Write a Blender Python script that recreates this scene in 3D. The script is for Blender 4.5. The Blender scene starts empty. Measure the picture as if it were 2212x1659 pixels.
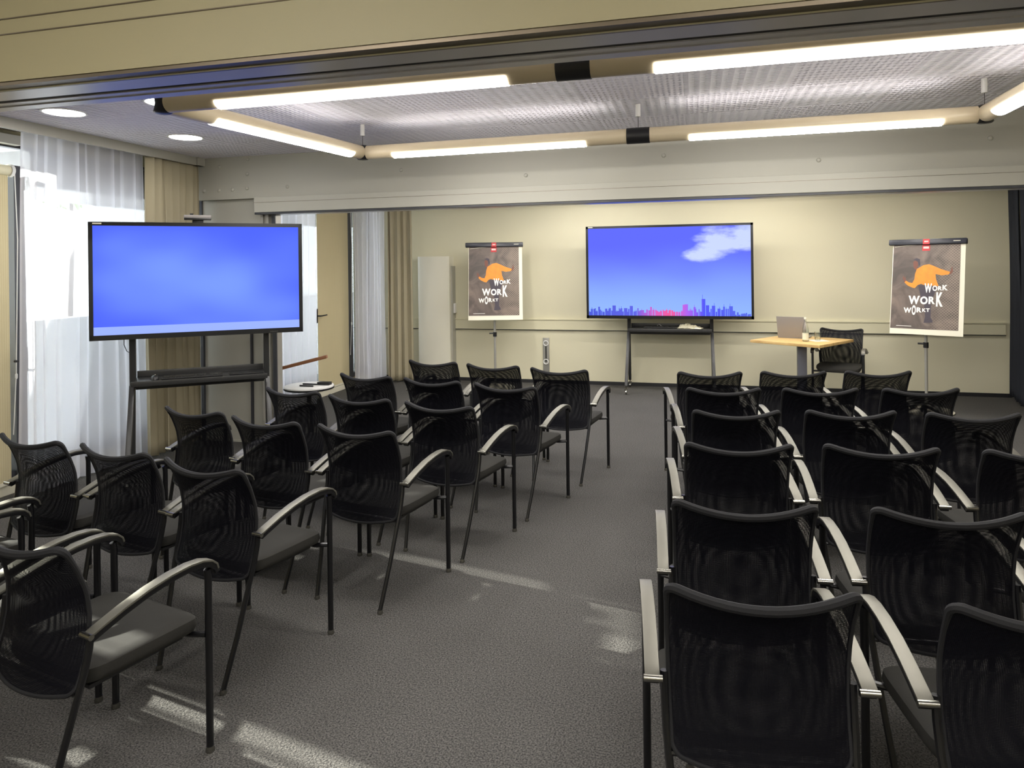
import bpy, bmesh, math, random
from mathutils import Vector, Matrix
random.seed(7)
C = bpy.context.scene.collection
PI = math.pi

# ------------------------------------------------------------------ materials
def lin(c):
    c = c / 255.0
    return c / 12.92 if c <= 0.04045 else ((c + 0.055) / 1.055) ** 2.4
def rgb(r, g, b): return (lin(r), lin(g), lin(b), 1.0)

def newmat(name):
    m = bpy.data.materials.new(name); m.use_nodes = True
    nt = m.node_tree; nt.nodes.clear()
    out = nt.nodes.new('ShaderNodeOutputMaterial')
    return m, nt, out
def N(nt, t, **kw):
    n = nt.nodes.new(t)
    for k, v in kw.items(): setattr(n, k, v)
    return n
def L(nt, a, b): nt.links.new(a, b)
def math_node(nt, op, a, b=None, c=None, clamp=False):
    n = nt.nodes.new('ShaderNodeMath'); n.operation = op; n.use_clamp = clamp
    for i, v in enumerate((a, b, c)):
        if v is None: continue
        if isinstance(v, (int, float)): n.inputs[i].default_value = v
        else: nt.links.new(v, n.inputs[i])
    return n.outputs[0]

def plain(name, col, rough=0.5, metal=0.0, var=0.06, scale=6.0, bump=0.0, bscale=200.0, spec=0.5):
    """principled surface with a soft procedural variation of its colour and an optional fine bump"""
    m, nt, out = newmat(name)
    p = N(nt, 'ShaderNodeBsdfPrincipled')
    tc = N(nt, 'ShaderNodeTexCoord')
    nz = N(nt, 'ShaderNodeTexNoise'); nz.inputs['Scale'].default_value = scale; nz.inputs['Detail'].default_value = 3
    L(nt, tc.outputs['Object'], nz.inputs['Vector'])
    mr = N(nt, 'ShaderNodeMapRange'); mr.inputs[3].default_value = 1 - var; mr.inputs[4].default_value = 1 + var
    L(nt, nz.outputs['Fac'], mr.inputs[0])
    mx = N(nt, 'ShaderNodeVectorMath'); mx.operation = 'SCALE'; mx.inputs[0].default_value = col[:3]
    L(nt, mr.outputs[0], mx.inputs['Scale'])
    L(nt, mx.outputs[0], p.inputs['Base Color'])
    p.inputs['Roughness'].default_value = rough; p.inputs['Metallic'].default_value = metal
    p.inputs['Specular IOR Level'].default_value = spec
    if bump > 0:
        n2 = N(nt, 'ShaderNodeTexNoise'); n2.inputs['Scale'].default_value = bscale
        L(nt, tc.outputs['Object'], n2.inputs['Vector'])
        b = N(nt, 'ShaderNodeBump'); b.inputs['Strength'].default_value = bump; b.inputs['Distance'].default_value = 0.002
        L(nt, n2.outputs['Fac'], b.inputs['Height']); L(nt, b.outputs[0], p.inputs['Normal'])
    L(nt, p.outputs[0], out.inputs[0])
    return m

def emit(name, col, strength):
    m, nt, out = newmat(name)
    e = N(nt, 'ShaderNodeEmission'); e.inputs[0].default_value = col; e.inputs[1].default_value = strength
    L(nt, e.outputs[0], out.inputs[0]); return m

M = {}
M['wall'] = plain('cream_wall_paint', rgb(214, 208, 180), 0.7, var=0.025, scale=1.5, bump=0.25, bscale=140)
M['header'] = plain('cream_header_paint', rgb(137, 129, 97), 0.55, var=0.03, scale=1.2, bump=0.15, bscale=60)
M['beam'] = plain('grey_cream_beam_paint', rgb(170, 168, 157), 0.5, var=0.02, scale=1.0)
M['trimw'] = plain('cream_trim', rgb(214, 208, 178), 0.45, var=0.02)
M['whitebase'] = plain('white_skirting', rgb(205, 200, 180), 0.4, var=0.02)
M['basedark'] = plain('dark_skirting', rgb(30, 30, 32), 0.6)
M['anod'] = plain('anodised_track', rgb(196, 194, 198), 0.28, metal=0.2, var=0.04, scale=3)
M['brown'] = plain('brown_track_edge', rgb(96, 86, 70), 0.35, metal=0.6, var=0.04, scale=3)
M['slot'] = plain('track_slot', rgb(18, 18, 20), 0.5)
M['black'] = plain('black_plastic', rgb(22, 22, 24), 0.4)
M['frame'] = plain('black_steel', rgb(11, 11, 14), 0.32, metal=0.0, spec=0.6)
M['darkframe'] = plain('dark_window_frame', rgb(52, 53, 58), 0.4)
M['standmetal'] = plain('graphite_stand_steel', rgb(62, 62, 62), 0.32, metal=0.5)
M['bezel'] = plain('screen_bezel', rgb(16, 17, 20), 0.3)
M['chrome'] = plain('chrome', rgb(160, 158, 150), 0.25, metal=1.0)
M['alu'] = plain('brushed_aluminium', rgb(116, 114, 105), 0.48, metal=0.75, var=0.05, scale=25)
M['tube'] = plain('cream_tube', rgb(205, 190, 160), 0.35, var=0.02)
M['white'] = plain('white_plastic', rgb(225, 224, 220), 0.4, var=0.02)
M['whitecab'] = plain('white_lacquer', rgb(222, 218, 200), 0.35, var=0.015)
M['railalu'] = plain('rail_aluminium', rgb(165, 163, 155), 0.4, metal=0.5)
M['wood'] = plain('pale_wood_edge', rgb(196, 160, 100), 0.45, var=0.1, scale=14)
M['brownwood'] = plain('brown_wood', rgb(132, 88, 58), 0.45, var=0.12, scale=20)
M['laptop'] = plain('grey_laptop_shell', rgb(142, 137, 134), 0.4, metal=0.1)
M['paper'] = plain('white_paper', rgb(225, 220, 200), 0.7, var=0.02)
M['cloth'] = plain('crumpled_white_cloth', rgb(225, 218, 190), 0.8, var=0.05)
M['seat'] = plain('dark_grey_seat_fabric', rgb(47, 46, 43), 0.85, var=0.08, scale=120, bump=0.3, bscale=900, spec=0.2)
M['rim'] = plain('black_mesh_edging', rgb(27, 27, 29), 0.75, var=0.1, scale=300, bump=0.3, bscale=900, spec=0.3)
M['drape'] = plain('beige_drape_fabric', rgb(172, 163, 138), 0.85, var=0.05, scale=3, bump=0.2, bscale=500, spec=0.1)
M['darkdrape'] = plain('charcoal_drape_fabric', rgb(48, 50, 55), 0.9, var=0.06, scale=3, spec=0.1)
M['leaf'] = plain('tree_leaf', rgb(120, 140, 60), 0.6, var=0.3, scale=3)
M['bark'] = plain('tree_bark', rgb(90, 75, 60), 0.9, var=0.2)
M['paving'] = plain('grey_paving', rgb(170, 172, 176), 0.9, var=0.05, scale=1)
M['render'] = plain('outside_wall_render', rgb(242, 243, 248), 0.9, var=0.03, scale=1)
M['orange'] = plain('printed_orange', rgb(222, 134, 20), 0.5, var=0.22, scale=25)
M['skin'] = plain('printed_skin', rgb(110, 66, 52), 0.6)
M['trouser'] = plain('printed_dark_trousers', rgb(60, 52, 62), 0.6)
M['letters'] = plain('printed_white_letters', rgb(235, 232, 224), 0.6)
M['red'] = plain('printed_red', rgb(186, 22, 30), 0.5)
M['pinkish'] = plain('printed_pale_pink', rgb(232, 190, 186), 0.5)
M['navy'] = plain('navy_clip_bar', rgb(26, 28, 40), 0.35)
M['glossy_panel'] = plain('glossy_grey_panel', rgb(170, 168, 158), 0.16, var=0.02, spec=0.7)
M['olive_cover'] = plain('dark_olive_cover', rgb(86, 84, 62), 0.4)
M['greyboard'] = plain('grey_overhang_panel', rgb(150, 148, 146), 0.6)
M['label'] = plain('paper_label', rgb(214, 212, 190), 0.6)
M['lamp'] = emit('lamp_glow', (1.0, 0.965, 0.915, 1), 46.0)
M['uplamp'] = emit('upper_glow', (1.0, 0.965, 0.935, 1), 24.0)
M['down'] = emit('downlight_glow', (1.0, 0.965, 0.92, 1), 44.0)

# roller blind: fine vertical weave, lets a little daylight through
def mk_blind():
    m, nt, out = newmat('beige_blind_fabric')
    tc = N(nt, 'ShaderNodeTexCoord'); w = N(nt, 'ShaderNodeTexWave'); w.bands_direction = 'Y'
    w.inputs['Scale'].default_value = 18; w.inputs['Distortion'].default_value = 1.0
    L(nt, tc.outputs['Object'], w.inputs['Vector'])
    cr = N(nt, 'ShaderNodeMixRGB'); cr.inputs[1].default_value = rgb(196, 185, 150); cr.inputs[2].default_value = rgb(188, 175, 140)
    L(nt, w.outputs['Fac'], cr.inputs[0])
    d = N(nt, 'ShaderNodeBsdfDiffuse'); t = N(nt, 'ShaderNodeBsdfTranslucent')
    L(nt, cr.outputs[0], d.inputs[0]); L(nt, cr.outputs[0], t.inputs[0])
    mx = N(nt, 'ShaderNodeMixShader'); mx.inputs[0].default_value = 0.012
    L(nt, d.outputs[0], mx.inputs[1]); L(nt, t.outputs[0], mx.inputs[2]); L(nt, mx.outputs[0], out.inputs[0])
    return m
M['blind'] = mk_blind()

def mk_sheer():
    m, nt, out = newmat('white_sheer_fabric')
    d = N(nt, 'ShaderNodeBsdfDiffuse'); d.inputs[0].default_value = rgb(236, 236, 244)
    t = N(nt, 'ShaderNodeBsdfTranslucent'); t.inputs[0].default_value = rgb(236, 238, 248)
    tr = N(nt, 'ShaderNodeBsdfTransparent')
    a = N(nt, 'ShaderNodeMixShader'); a.inputs[0].default_value = 0.45
    L(nt, d.outputs[0], a.inputs[1]); L(nt, t.outputs[0], a.inputs[2])
    b = N(nt, 'ShaderNodeMixShader')
    lw = N(nt, 'ShaderNodeLayerWeight'); lw.inputs[0].default_value = 0.35
    f = math_node(nt, 'MULTIPLY_ADD', lw.outputs['Facing'], 0.45, 0.50, True)
    L(nt, f, b.inputs[0])
    L(nt, tr.outputs[0], b.inputs[1]); L(nt, a.outputs[0], b.inputs[2]); L(nt, b.outputs[0], out.inputs[0])
    return m
M['sheer'] = mk_sheer()

def mk_glass(name='window_glass', refl=0.07, fr=0.8):
    m, nt, out = newmat(name)
    tr = N(nt, 'ShaderNodeBsdfTransparent'); tr.inputs[0].default_value = (0.97, 0.99, 0.98, 1)
    g = N(nt, 'ShaderNodeBsdfGlossy'); g.inputs['Roughness'].default_value = 0.02
    mx = N(nt, 'ShaderNodeMixShader')
    lw = N(nt, 'ShaderNodeLayerWeight'); lw.inputs[0].default_value = 0.3
    f = math_node(nt, 'MULTIPLY_ADD', lw.outputs['Fresnel'], fr, refl, True)
    L(nt, f, mx.inputs[0]); L(nt, tr.outputs[0], mx.inputs[1]); L(nt, g.outputs[0], mx.inputs[2]); L(nt, mx.outputs[0], out.inputs[0])
    return m
M['glass'] = mk_glass()
M['bottleglass'] = mk_glass('clear_bottle_glass', 0.10, 0.35)

# net of the chair backs: woven holes from the panel's own UVs (two layers give the moire)
def mk_net():
    m, nt, out = newmat('black_chair_net')
    uv = N(nt, 'ShaderNodeUVMap'); sp = N(nt, 'ShaderNodeSeparateXYZ'); L(nt, uv.outputs[0], sp.inputs[0])
    P = 0.0034
    sx = math_node(nt, 'SINE', math_node(nt, 'MULTIPLY', sp.outputs[0], 2 * PI / P))
    sy = math_node(nt, 'SINE', math_node(nt, 'MULTIPLY', sp.outputs[1], 2 * PI / P))
    s = math_node(nt, 'ADD', sx, sy)
    t = math_node(nt, 'MULTIPLY_ADD', s, 0.38, 0.15, True)
    tr = N(nt, 'ShaderNodeBsdfTransparent')
    p = N(nt, 'ShaderNodeBsdfPrincipled'); p.inputs['Base Color'].default_value = rgb(13, 13, 19)
    p.inputs['Roughness'].default_value = 0.6; p.inputs['Specular IOR Level'].default_value = 0.12
    mx = N(nt, 'ShaderNodeMixShader'); L(nt, t, mx.inputs[0]); L(nt, p.outputs[0], mx.inputs[1]); L(nt, tr.outputs[0], mx.inputs[2])
    L(nt, mx.outputs[0], out.inputs[0]); return m
M['net'] = mk_net()

def mk_carpet():
    m, nt, out = newmat('grey_loop_carpet')
    tc = N(nt, 'ShaderNodeTexCoord')
    n1 = N(nt, 'ShaderNodeTexNoise'); n1.inputs['Scale'].default_value = 150; n1.inputs['Detail'].default_value = 3; n1.inputs['Roughness'].default_value = 0.7
    n2 = N(nt, 'ShaderNodeTexNoise'); n2.inputs['Scale'].default_value = 1.6; n2.inputs['Detail'].default_value = 3
    v = N(nt, 'ShaderNodeTexVoronoi'); v.inputs['Scale'].default_value = 130
    for n in (n1, n2, v): L(nt, tc.outputs['Object'], n.inputs['Vector'])
    cr = N(nt, 'ShaderNodeValToRGB')
    cr.color_ramp.elements[0].position = 0.32; cr.color_ramp.elements[0].color = rgb(36, 36, 38)
    cr.color_ramp.elements[1].position = 0.68; cr.color_ramp.elements[1].color = rgb(108, 106, 102)
    L(nt, n1.outputs['Fac'], cr.inputs[0])
    mr = N(nt, 'ShaderNodeMapRange'); mr.inputs[3].default_value = 0.88; mr.inputs[4].default_value = 1.12
    L(nt, n2.outputs['Fac'], mr.inputs[0])
    mx = N(nt, 'ShaderNodeVectorMath'); mx.operation = 'SCALE'; L(nt, cr.outputs[0], mx.inputs[0]); L(nt, mr.outputs[0], mx.inputs['Scale'])
    p = N(nt, 'ShaderNodeBsdfPrincipled'); p.inputs['Roughness'].default_value = 0.95; p.inputs['Specular IOR Level'].default_value = 0.05
    L(nt, mx.outputs[0], p.inputs['Base Color'])
    h = math_node(nt, 'ADD', n1.outputs['Fac'], v.outputs['Distance'])
    b = N(nt, 'ShaderNodeBump'); b.inputs['Strength'].default_value = 0.7; b.inputs['Distance'].default_value = 0.004
    L(nt, h, b.inputs['Height']); L(nt, b.outputs[0], p.inputs['Normal'])
    L(nt, p.outputs[0], out.inputs[0]); return m
M['carpet'] = mk_carpet()

# acoustic ceiling: 0.6 m tiles, ridges with slots, direction turning from tile to tile (relief only)
def mk_ceiling():
    m, nt, out = newmat('acoustic_ceiling_tiles')
    tc = N(nt, 'ShaderNodeTexCoord'); sp = N(nt, 'ShaderNodeSeparateXYZ'); L(nt, tc.outputs['Object'], sp.inputs[0])
    T = 0.62; TY = 0.56
    X = math_node(nt, 'DIVIDE', math_node(nt, 'ADD', sp.outputs[0], 20 * T + 0.05), T)
    Y = math_node(nt, 'DIVIDE', math_node(nt, 'ADD', sp.outputs[1], 20 * TY - 3.97), TY)
    fx = math_node(nt, 'FRACT', X); fy = math_node(nt, 'FRACT', Y)
    chk = math_node(nt, 'MODULO', math_node(nt, 'ADD', math_node(nt, 'FLOOR', X), math_node(nt, 'FLOOR', Y)), 2.0)
    def swap(a, b):   # a where chk=0 else b
        return math_node(nt, 'ADD', math_node(nt, 'MULTIPLY', a, math_node(nt, 'SUBTRACT', 1.0, chk)), math_node(nt, 'MULTIPLY', b, chk))
    u = swap(fx, fy); w = swap(fy, fx)
    ridge = math_node(nt, 'ABSOLUTE', math_node(nt, 'SINE', math_node(nt, 'MULTIPLY', u, PI * 10)))   # 10 ridges
    rr = math_node(nt, 'POWER', ridge, 0.6)
    slot = math_node(nt, 'SINE', math_node(nt, 'MULTIPLY', w, 2 * PI * 18))
    slot = math_node(nt, 'MULTIPLY_ADD', slot, 0.5, 0.5)
    # dips between the ridges, alternating with bridges
    near = math_node(nt, 'SUBTRACT', 1.0, ridge)
    near = math_node(nt, 'POWER', near, 0.6)
    dip = math_node(nt, 'MULTIPLY', near, math_node(nt, 'POWER', slot, 1.5))
    edge = math_node(nt, 'MULTIPLY', math_node(nt, 'GREATER_THAN', math_node(nt, 'ABSOLUTE', math_node(nt, 'SUBTRACT', fx, 0.5)), 0.49), 0.6)
    h = math_node(nt, 'SUBTRACT', math_node(nt, 'MULTIPLY', rr, 0.25), math_node(nt, 'MULTIPLY', dip, 1.5))
    h = math_node(nt, 'SUBTRACT', h, edge)
    b = N(nt, 'ShaderNodeBump'); b.inputs['Strength'].default_value = 1.0; b.inputs['Distance'].default_value = 0.012
    L(nt, h, b.inputs['Height'])
    p = N(nt, 'ShaderNodeBsdfPrincipled'); p.inputs['Base Color'].default_value = rgb(236, 233, 241)
    p.inputs['Roughness'].default_value = 0.95; p.inputs['Specular IOR Level'].default_value = 0.0
    L(nt, b.outputs[0], p.inputs['Normal']); L(nt, p.outputs[0], out.inputs[0]); return m
M['ceil'] = mk_ceiling()

def mk_screen(kind):
    """wallpaper of a lit screen, from the panel's UVs"""
    m, nt, out = newmat('screen_picture_' + kind)
    uv = N(nt, 'ShaderNodeUVMap'); sp = N(nt, 'ShaderNodeSeparateXYZ'); L(nt, uv.outputs[0], sp.inputs[0])
    nz = N(nt, 'ShaderNodeTexNoise'); nz.inputs['Scale'].default_value = 1.7; nz.inputs['Detail'].default_value = 1
    L(nt, uv.outputs[0], nz.inputs['Vector'])
    e = N(nt, 'ShaderNodeEmission')
    cr = N(nt, 'ShaderNodeValToRGB'); cr.color_ramp.interpolation = 'EASE'
    if kind == 'plain':
        cr.color_ramp.elements[0].position = 0.10; cr.color_ramp.elements[0].color = rgb(78, 100, 240)
        cr.color_ramp.elements[1].position = 0.80; cr.color_ramp.elements[1].color = rgb(118, 150, 255)
        # brighter towards the lower middle
        dx = math_node(nt, 'SUBTRACT', sp.outputs[0], 0.5); dy = math_node(nt, 'SUBTRACT', sp.outputs[1], 0.45)
        r = math_node(nt, 'ADD', math_node(nt, 'MULTIPLY', dx, dx), math_node(nt, 'MULTIPLY', dy, dy))
        f = math_node(nt, 'SUBTRACT', math_node(nt, 'ADD', nz.outputs['Fac'], 0.12), math_node(nt, 'MULTIPLY', r, 1.0))
        L(nt, f, cr.inputs[0])
        band = N(nt, 'ShaderNodeMixRGB'); band.inputs[2].default_value = rgb(150, 172, 255)
        L(nt, math_node(nt, 'LESS_THAN', sp.outputs[1], 0.075), band.inputs[0]); L(nt, cr.outputs[0], band.inputs[1])
        L(nt, band.outputs[0], e.inputs[0])
    else:
        cr.color_ramp.elements[0].position = 0.0; cr.color_ramp.elements[0].color = rgb(140, 175, 255)
        cr.color_ramp.elements[1].position = 0.85; cr.color_ramp.elements[1].color = rgb(94, 104, 250)
        f = math_node(nt, 'ADD', sp.outputs[1], math_node(nt, 'MULTIPLY', math_node(nt, 'SUBTRACT', nz.outputs['Fac'], 0.5), 0.3))
        L(nt, f, cr.inputs[0])
        # cloud top right
        mp = N(nt, 'ShaderNodeMapping'); mp.inputs['Scale'].default_value = (3.0, 4.2, 1); L(nt, uv.outputs[0], mp.inputs[0])
        c = N(nt, 'ShaderNodeTexNoise'); c.inputs['Scale'].default_value = 1.7; c.inputs['Detail'].default_value = 7; c.inputs['Roughness'].default_value = 0.62
        L(nt, mp.outputs[0], c.inputs['Vector'])
        def ell(cx, cy, rx, ry):
            a = math_node(nt, 'DIVIDE', math_node(nt, 'SUBTRACT', sp.outputs[0], cx), rx)
            b_ = math_node(nt, 'DIVIDE', math_node(nt, 'SUBTRACT', sp.outputs[1], cy), ry)
            return math_node(nt, 'SUBTRACT', 1.0, math_node(nt, 'ADD', math_node(nt, 'MULTIPLY', a, a), math_node(nt, 'MULTIPLY', b_, b_)), None, True)
        e1 = ell(0.83, 0.84, 0.20, 0.22); e2 = ell(0.73, 0.70, 0.17, 0.12); e3 = ell(0.97, 0.88, 0.2, 0.2)
        mk = math_node(nt, 'MAXIMUM', math_node(nt, 'MAXIMUM', e1, e2), e3)
        cl = math_node(nt, 'MULTIPLY', math_node(nt, 'SUBTRACT', math_node(nt, 'ADD', c.outputs['Fac'], math_node(nt, 'MULTIPLY', mk, 0.5)), 0.62), 3.2, None, True)
        cl = math_node(nt, 'MULTIPLY', cl, math_node(nt, 'MULTIPLY', mk, 2.2, None, True), None, True)
        mxc = N(nt, 'ShaderNodeMixRGB'); mxc.inputs[2].default_value = rgb(205, 218, 255)
        L(nt, math_node(nt, 'MULTIPLY', cl, 0.85), mxc.inputs[0]); L(nt, cr.outputs[0], mxc.inputs[1]); L(nt, mxc.outputs[0], e.inputs[0])
    e.inputs[1].default_value = 1.0
    L(nt, e.outputs[0], out.inputs[0]); return m
M['scr_plain'] = mk_screen('plain'); M['scr_sky'] = mk_screen('skyline')

def mk_skyline():
    m, nt, out = newmat('skyline_picture')
    tc = N(nt, 'ShaderNodeTexCoord'); sp = N(nt, 'ShaderNodeSeparateXYZ'); L(nt, tc.outputs['Object'], sp.inputs[0])
    cr = N(nt, 'ShaderNodeValToRGB'); el = cr.color_ramp.elements
    el[0].position = 0.0; el[0].color = rgb(78, 92, 214)
    el[1].position = 1.0; el[1].color = rgb(90, 108, 225)
    for ps, c in ((0.30, rgb(96, 100, 226)), (0.42, rgb(214, 96, 190)), (0.52, rgb(240, 90, 150)), (0.62, rgb(170, 100, 235)), (0.72, rgb(84, 88, 240))):
        e_ = cr.color_ramp.elements.new(ps); e_.color = c
    L(nt, math_node(nt, 'DIVIDE', math_node(nt, 'ADD', sp.outputs[0], 1.0), 2.0), cr.inputs[0])
    e = N(nt, 'ShaderNodeEmission'); L(nt, cr.outputs[0], e.inputs[0]); e.inputs[1].default_value = 0.95
    L(nt, e.outputs[0], out.inputs[0]); return m
M['skyline'] = mk_skyline()

def mk_poster():
    m, nt, out = newmat('dark_brown_poster_print')
    tc = N(nt, 'ShaderNodeTexCoord')
    n1 = N(nt, 'ShaderNodeTexNoise'); n1.inputs['Scale'].default_value = 5; n1.inputs['Detail'].default_value = 6; n1.inputs['Distortion'].default_value = 1.2
    L(nt, tc.outputs['Object'], n1.inputs['Vector'])
    cr = N(nt, 'ShaderNodeValToRGB'); cr.color_ramp.elements[0].position = 0.35; cr.color_ramp.elements[0].color = rgb(70, 60, 54)
    cr.color_ramp.elements[1].position = 0.72; cr.color_ramp.elements[1].color = rgb(116, 100, 90)
    L(nt, n1.outputs['Fac'], cr.inputs[0])
    # diagonal wire fence on the right half
    sp = N(nt, 'ShaderNodeSeparateXYZ'); L(nt, tc.outputs['Object'], sp.inputs[0])
    a = math_node(nt, 'SINE', math_node(nt, 'MULTIPLY', math_node(nt, 'ADD', sp.outputs[0], sp.outputs[2]), 210))
    b = math_node(nt, 'SINE', math_node(nt, 'MULTIPLY', math_node(nt, 'SUBTRACT', sp.outputs[0], sp.outputs[2]), 210))
    g = math_node(nt, 'GREATER_THAN', math_node(nt, 'MAXIMUM', a, b), 0.82)
    g = math_node(nt, 'MULTIPLY', g, math_node(nt, 'MULTIPLY', math_node(nt, 'SUBTRACT', sp.outputs[0], 0.02), 2.2, None, True))
    mx = N(nt, 'ShaderNodeMixRGB'); mx.inputs[2].default_value = rgb(176, 160, 140)
    L(nt, math_node(nt, 'MULTIPLY', g, 0.9), mx.inputs[0]); L(nt, cr.outputs[0], mx.inputs[1])
    p = N(nt, 'ShaderNodeBsdfPrincipled'); p.inputs['Roughness'].default_value = 0.5; L(nt, mx.outputs[0], p.inputs['Base Color'])
    L(nt, p.outputs[0], out.inputs[0]); return m
M['poster'] = mk_poster()

def mk_wood():
    m, nt, out = newmat('pale_oak_top')
    tc = N(nt, 'ShaderNodeTexCoord'); mp = N(nt, 'ShaderNodeMapping'); mp.inputs['Scale'].default_value = (1, 9, 1)
    L(nt, tc.outputs['Object'], mp.inputs[0])
    n1 = N(nt, 'ShaderNodeTexNoise'); n1.inputs['Scale'].default_value = 6; n1.inputs['Detail'].default_value = 5
    L(nt, mp.outputs[0], n1.inputs['Vector'])
    cr = N(nt, 'ShaderNodeValToRGB'); cr.color_ramp.elements[0].position = 0.3; cr.color_ramp.elements[0].color = rgb(186, 150, 92)
    cr.color_ramp.elements[1].position = 0.7; cr.color_ramp.elements[1].color = rgb(214, 182, 122)
    L(nt, n1.outputs['Fac'], cr.inputs[0])
    p = N(nt, 'ShaderNodeBsdfPrincipled'); p.inputs['Roughness'].default_value = 0.4; L(nt, cr.outputs[0], p.inputs['Base Color'])
    L(nt, p.outputs[0], out.inputs[0]); return m
M['oak'] = mk_wood()

# ------------------------------------------------------------------ mesh helpers
class MB:
    def __init__(s): s.v = []; s.f = []; s.uv = {}
    def add(s, vs, fs):
        o = len(s.v); s.v += [tuple(v) for v in vs]; s.f += [tuple(i + o for i in f) for f in fs]; return s
    def box(s, x0, y0, z0, x1, y1, z1):
        x0, x1 = min(x0, x1), max(x0, x1); y0, y1 = min(y0, y1), max(y0, y1); z0, z1 = min(z0, z1), max(z0, z1)
        return s.add([(x0,y0,z0),(x1,y0,z0),(x1,y1,z0),(x0,y1,z0),(x0,y0,z1),(x1,y0,z1),(x1,y1,z1),(x0,y1,z1)],
                     [(0,3,2,1),(4,5,6,7),(0,1,5,4),(1,2,6,5),(2,3,7,6),(3,0,4,7)])
    def obox(s, c, ax, ay, az, hx, hy, hz):
        c = Vector(c); ax, ay, az = Vector(ax).normalized() * hx, Vector(ay).normalized() * hy, Vector(az).normalized() * hz
        vs = [c + ax * i + ay * j + az * k for k in (-1, 1) for i, j in ((-1,-1),(1,-1),(1,1),(-1,1))]
        return s.add(vs, [(0,3,2,1),(4,5,6,7),(0,1,5,4),(1,2,6,5),(2,3,7,6),(3,0,4,7)])
    def tube(s, pts, r, n=10, caps=True, closed=False):
        pts = [Vector(p) for p in pts]; k = len(pts)
        rs = r if isinstance(r, (list, tuple)) else [r] * k
        rings = []; up = None
        for i, p in enumerate(pts):
            if closed: d = pts[(i + 1) % k] - pts[i - 1]
            else: d = pts[min(i + 1, k - 1)] - pts[max(i - 1, 0)]
            d.normalize()
            if up is None:
                up = Vector((0, 0, 1)) if abs(d.z) < 0.9 else Vector((1, 0, 0))
            a = up - d * up.dot(d); a.normalize(); up = a; b = d.cross(a)
            rings.append([p + (a * math.cos(2*PI*j/n) + b * math.sin(2*PI*j/n)) * rs[i] for j in range(n)])
        vs = [v for ring in rings for v in ring]; fs = []
        m = k if closed else k - 1
        for i in range(m):
            i2 = (i + 1) % k
            for j in range(n): fs.append((i*n+j, i*n+(j+1)%n, i2*n+(j+1)%n, i2*n+j))
        if caps and not closed:
            fs.append(tuple(reversed(range(n)))); fs.append(tuple(range((k-1)*n, k*n)))
        return s.add(vs, fs)
    def lathe(s, prof, c=(0,0,0), n=24):
        vs = []; fs = []
        for r, z in prof:
            for j in range(n): vs.append((c[0] + r*math.cos(2*PI*j/n), c[1] + r*math.sin(2*PI*j/n), c[2] + z))
        for i in range(len(prof)-1):
            for j in range(n): fs.append((i*n+j, i*n+(j+1)%n, (i+1)*n+(j+1)%n, (i+1)*n+j))
        fs.append(tuple(reversed(range(n)))); fs.append(tuple(range((len(prof)-1)*n, len(prof)*n)))
        return s.add(vs, fs)
    def strip(s, path, w, t):
        """flat ribbon: path of (y,z) at given x-centre list, width w along x, thickness t along the path normal"""
        k = len(path); vs = []; fs = []
        for i, (x, y, z) in enumerate(path):
            a = path[max(i-1,0)]; b = path[min(i+1,k-1)]
            d = Vector((0, b[1]-a[1], b[2]-a[2])).normalized(); nrm = Vector((0, -d.z, d.y))
            if nrm.z < 0 and i == 0: pass
            for sx, sn in ((-1,-1),(1,-1),(1,1),(-1,1)):
                q = Vector((x + sx*w/2, y, z)) + nrm * (sn * t/2); vs.append(q)
        for i in range(k-1):
            for j in range(4): fs.append((i*4+j, i*4+(j+1)%4, (i+1)*4+(j+1)%4, (i+1)*4+j))
        fs.append((3,2,1,0)); fs.append(tuple(range((k-1)*4, k*4)))
        return s.add(vs, fs)
    def prism(s, poly, y0, y1):
        """polygon in xz extruded along y"""
        n = len(poly); vs = [(x, y0, z) for x, z in poly] + [(x, y1, z) for x, z in poly]
        fs = [tuple(range(n)), tuple(reversed(range(n, 2*n)))] + [(i, i+n, (i+1)%n+n, (i+1)%n) for i in range(n)]
        return s.add(vs, fs)
    def sheet(s, fn, nu, nv, uvf=None):
        o = len(s.v); base = len(s.f)
        for j in range(nv+1):
            for i in range(nu+1): s.v.append(tuple(fn(i/nu, j/nv)))
        for j in range(nv):
            for i in range(nu):
                a = o + j*(nu+1)+i; s.f.append((a, a+1, a+nu+2, a+nu+1))
        if uvf:
            for j in range(nv+1):
                for i in range(nu+1): s.uv[o + j*(nu+1)+i] = uvf(i/nu, j/nv)
        return s
    def build(s, name, mat, parent=None, smooth=True, bevel=0.0, fixn=True):
        me = bpy.data.meshes.new(name); me.from_pydata(s.v, [], s.f)
        if s.uv:
            ul = me.uv_layers.new(name='UVMap')
            for lp in me.loops: ul.data[lp.index].uv = s.uv.get(lp.vertex_index, (0, 0))
        if fixn:
            bm = bmesh.new(); bm.from_mesh(me); bmesh.ops.recalc_face_normals(bm, faces=bm.faces)
            bm.to_mesh(me); bm.free()
        if bevel > 0:
            bm = bmesh.new(); bm.from_mesh(me)
            bmesh.ops.bevel(bm, geom=[e for e in bm.edges if e.is_manifold and e.calc_face_angle(0) > 0.5], offset=bevel, segments=2, affect='EDGES', profile=0.6)
            bm.to_mesh(me); bm.free()
        me.materials.append(mat)
        if smooth:
            for p in me.polygons: p.use_smooth = True
            bm = bmesh.new(); bm.from_mesh(me)
            for e in bm.edges:
                if e.is_manifold and e.calc_face_angle(0) > 0.7: e.smooth = False
            bm.to_mesh(me); bm.free()
        o = bpy.data.objects.new(name, me); C.objects.link(o)
        if parent: o.parent = parent
        return o

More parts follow.
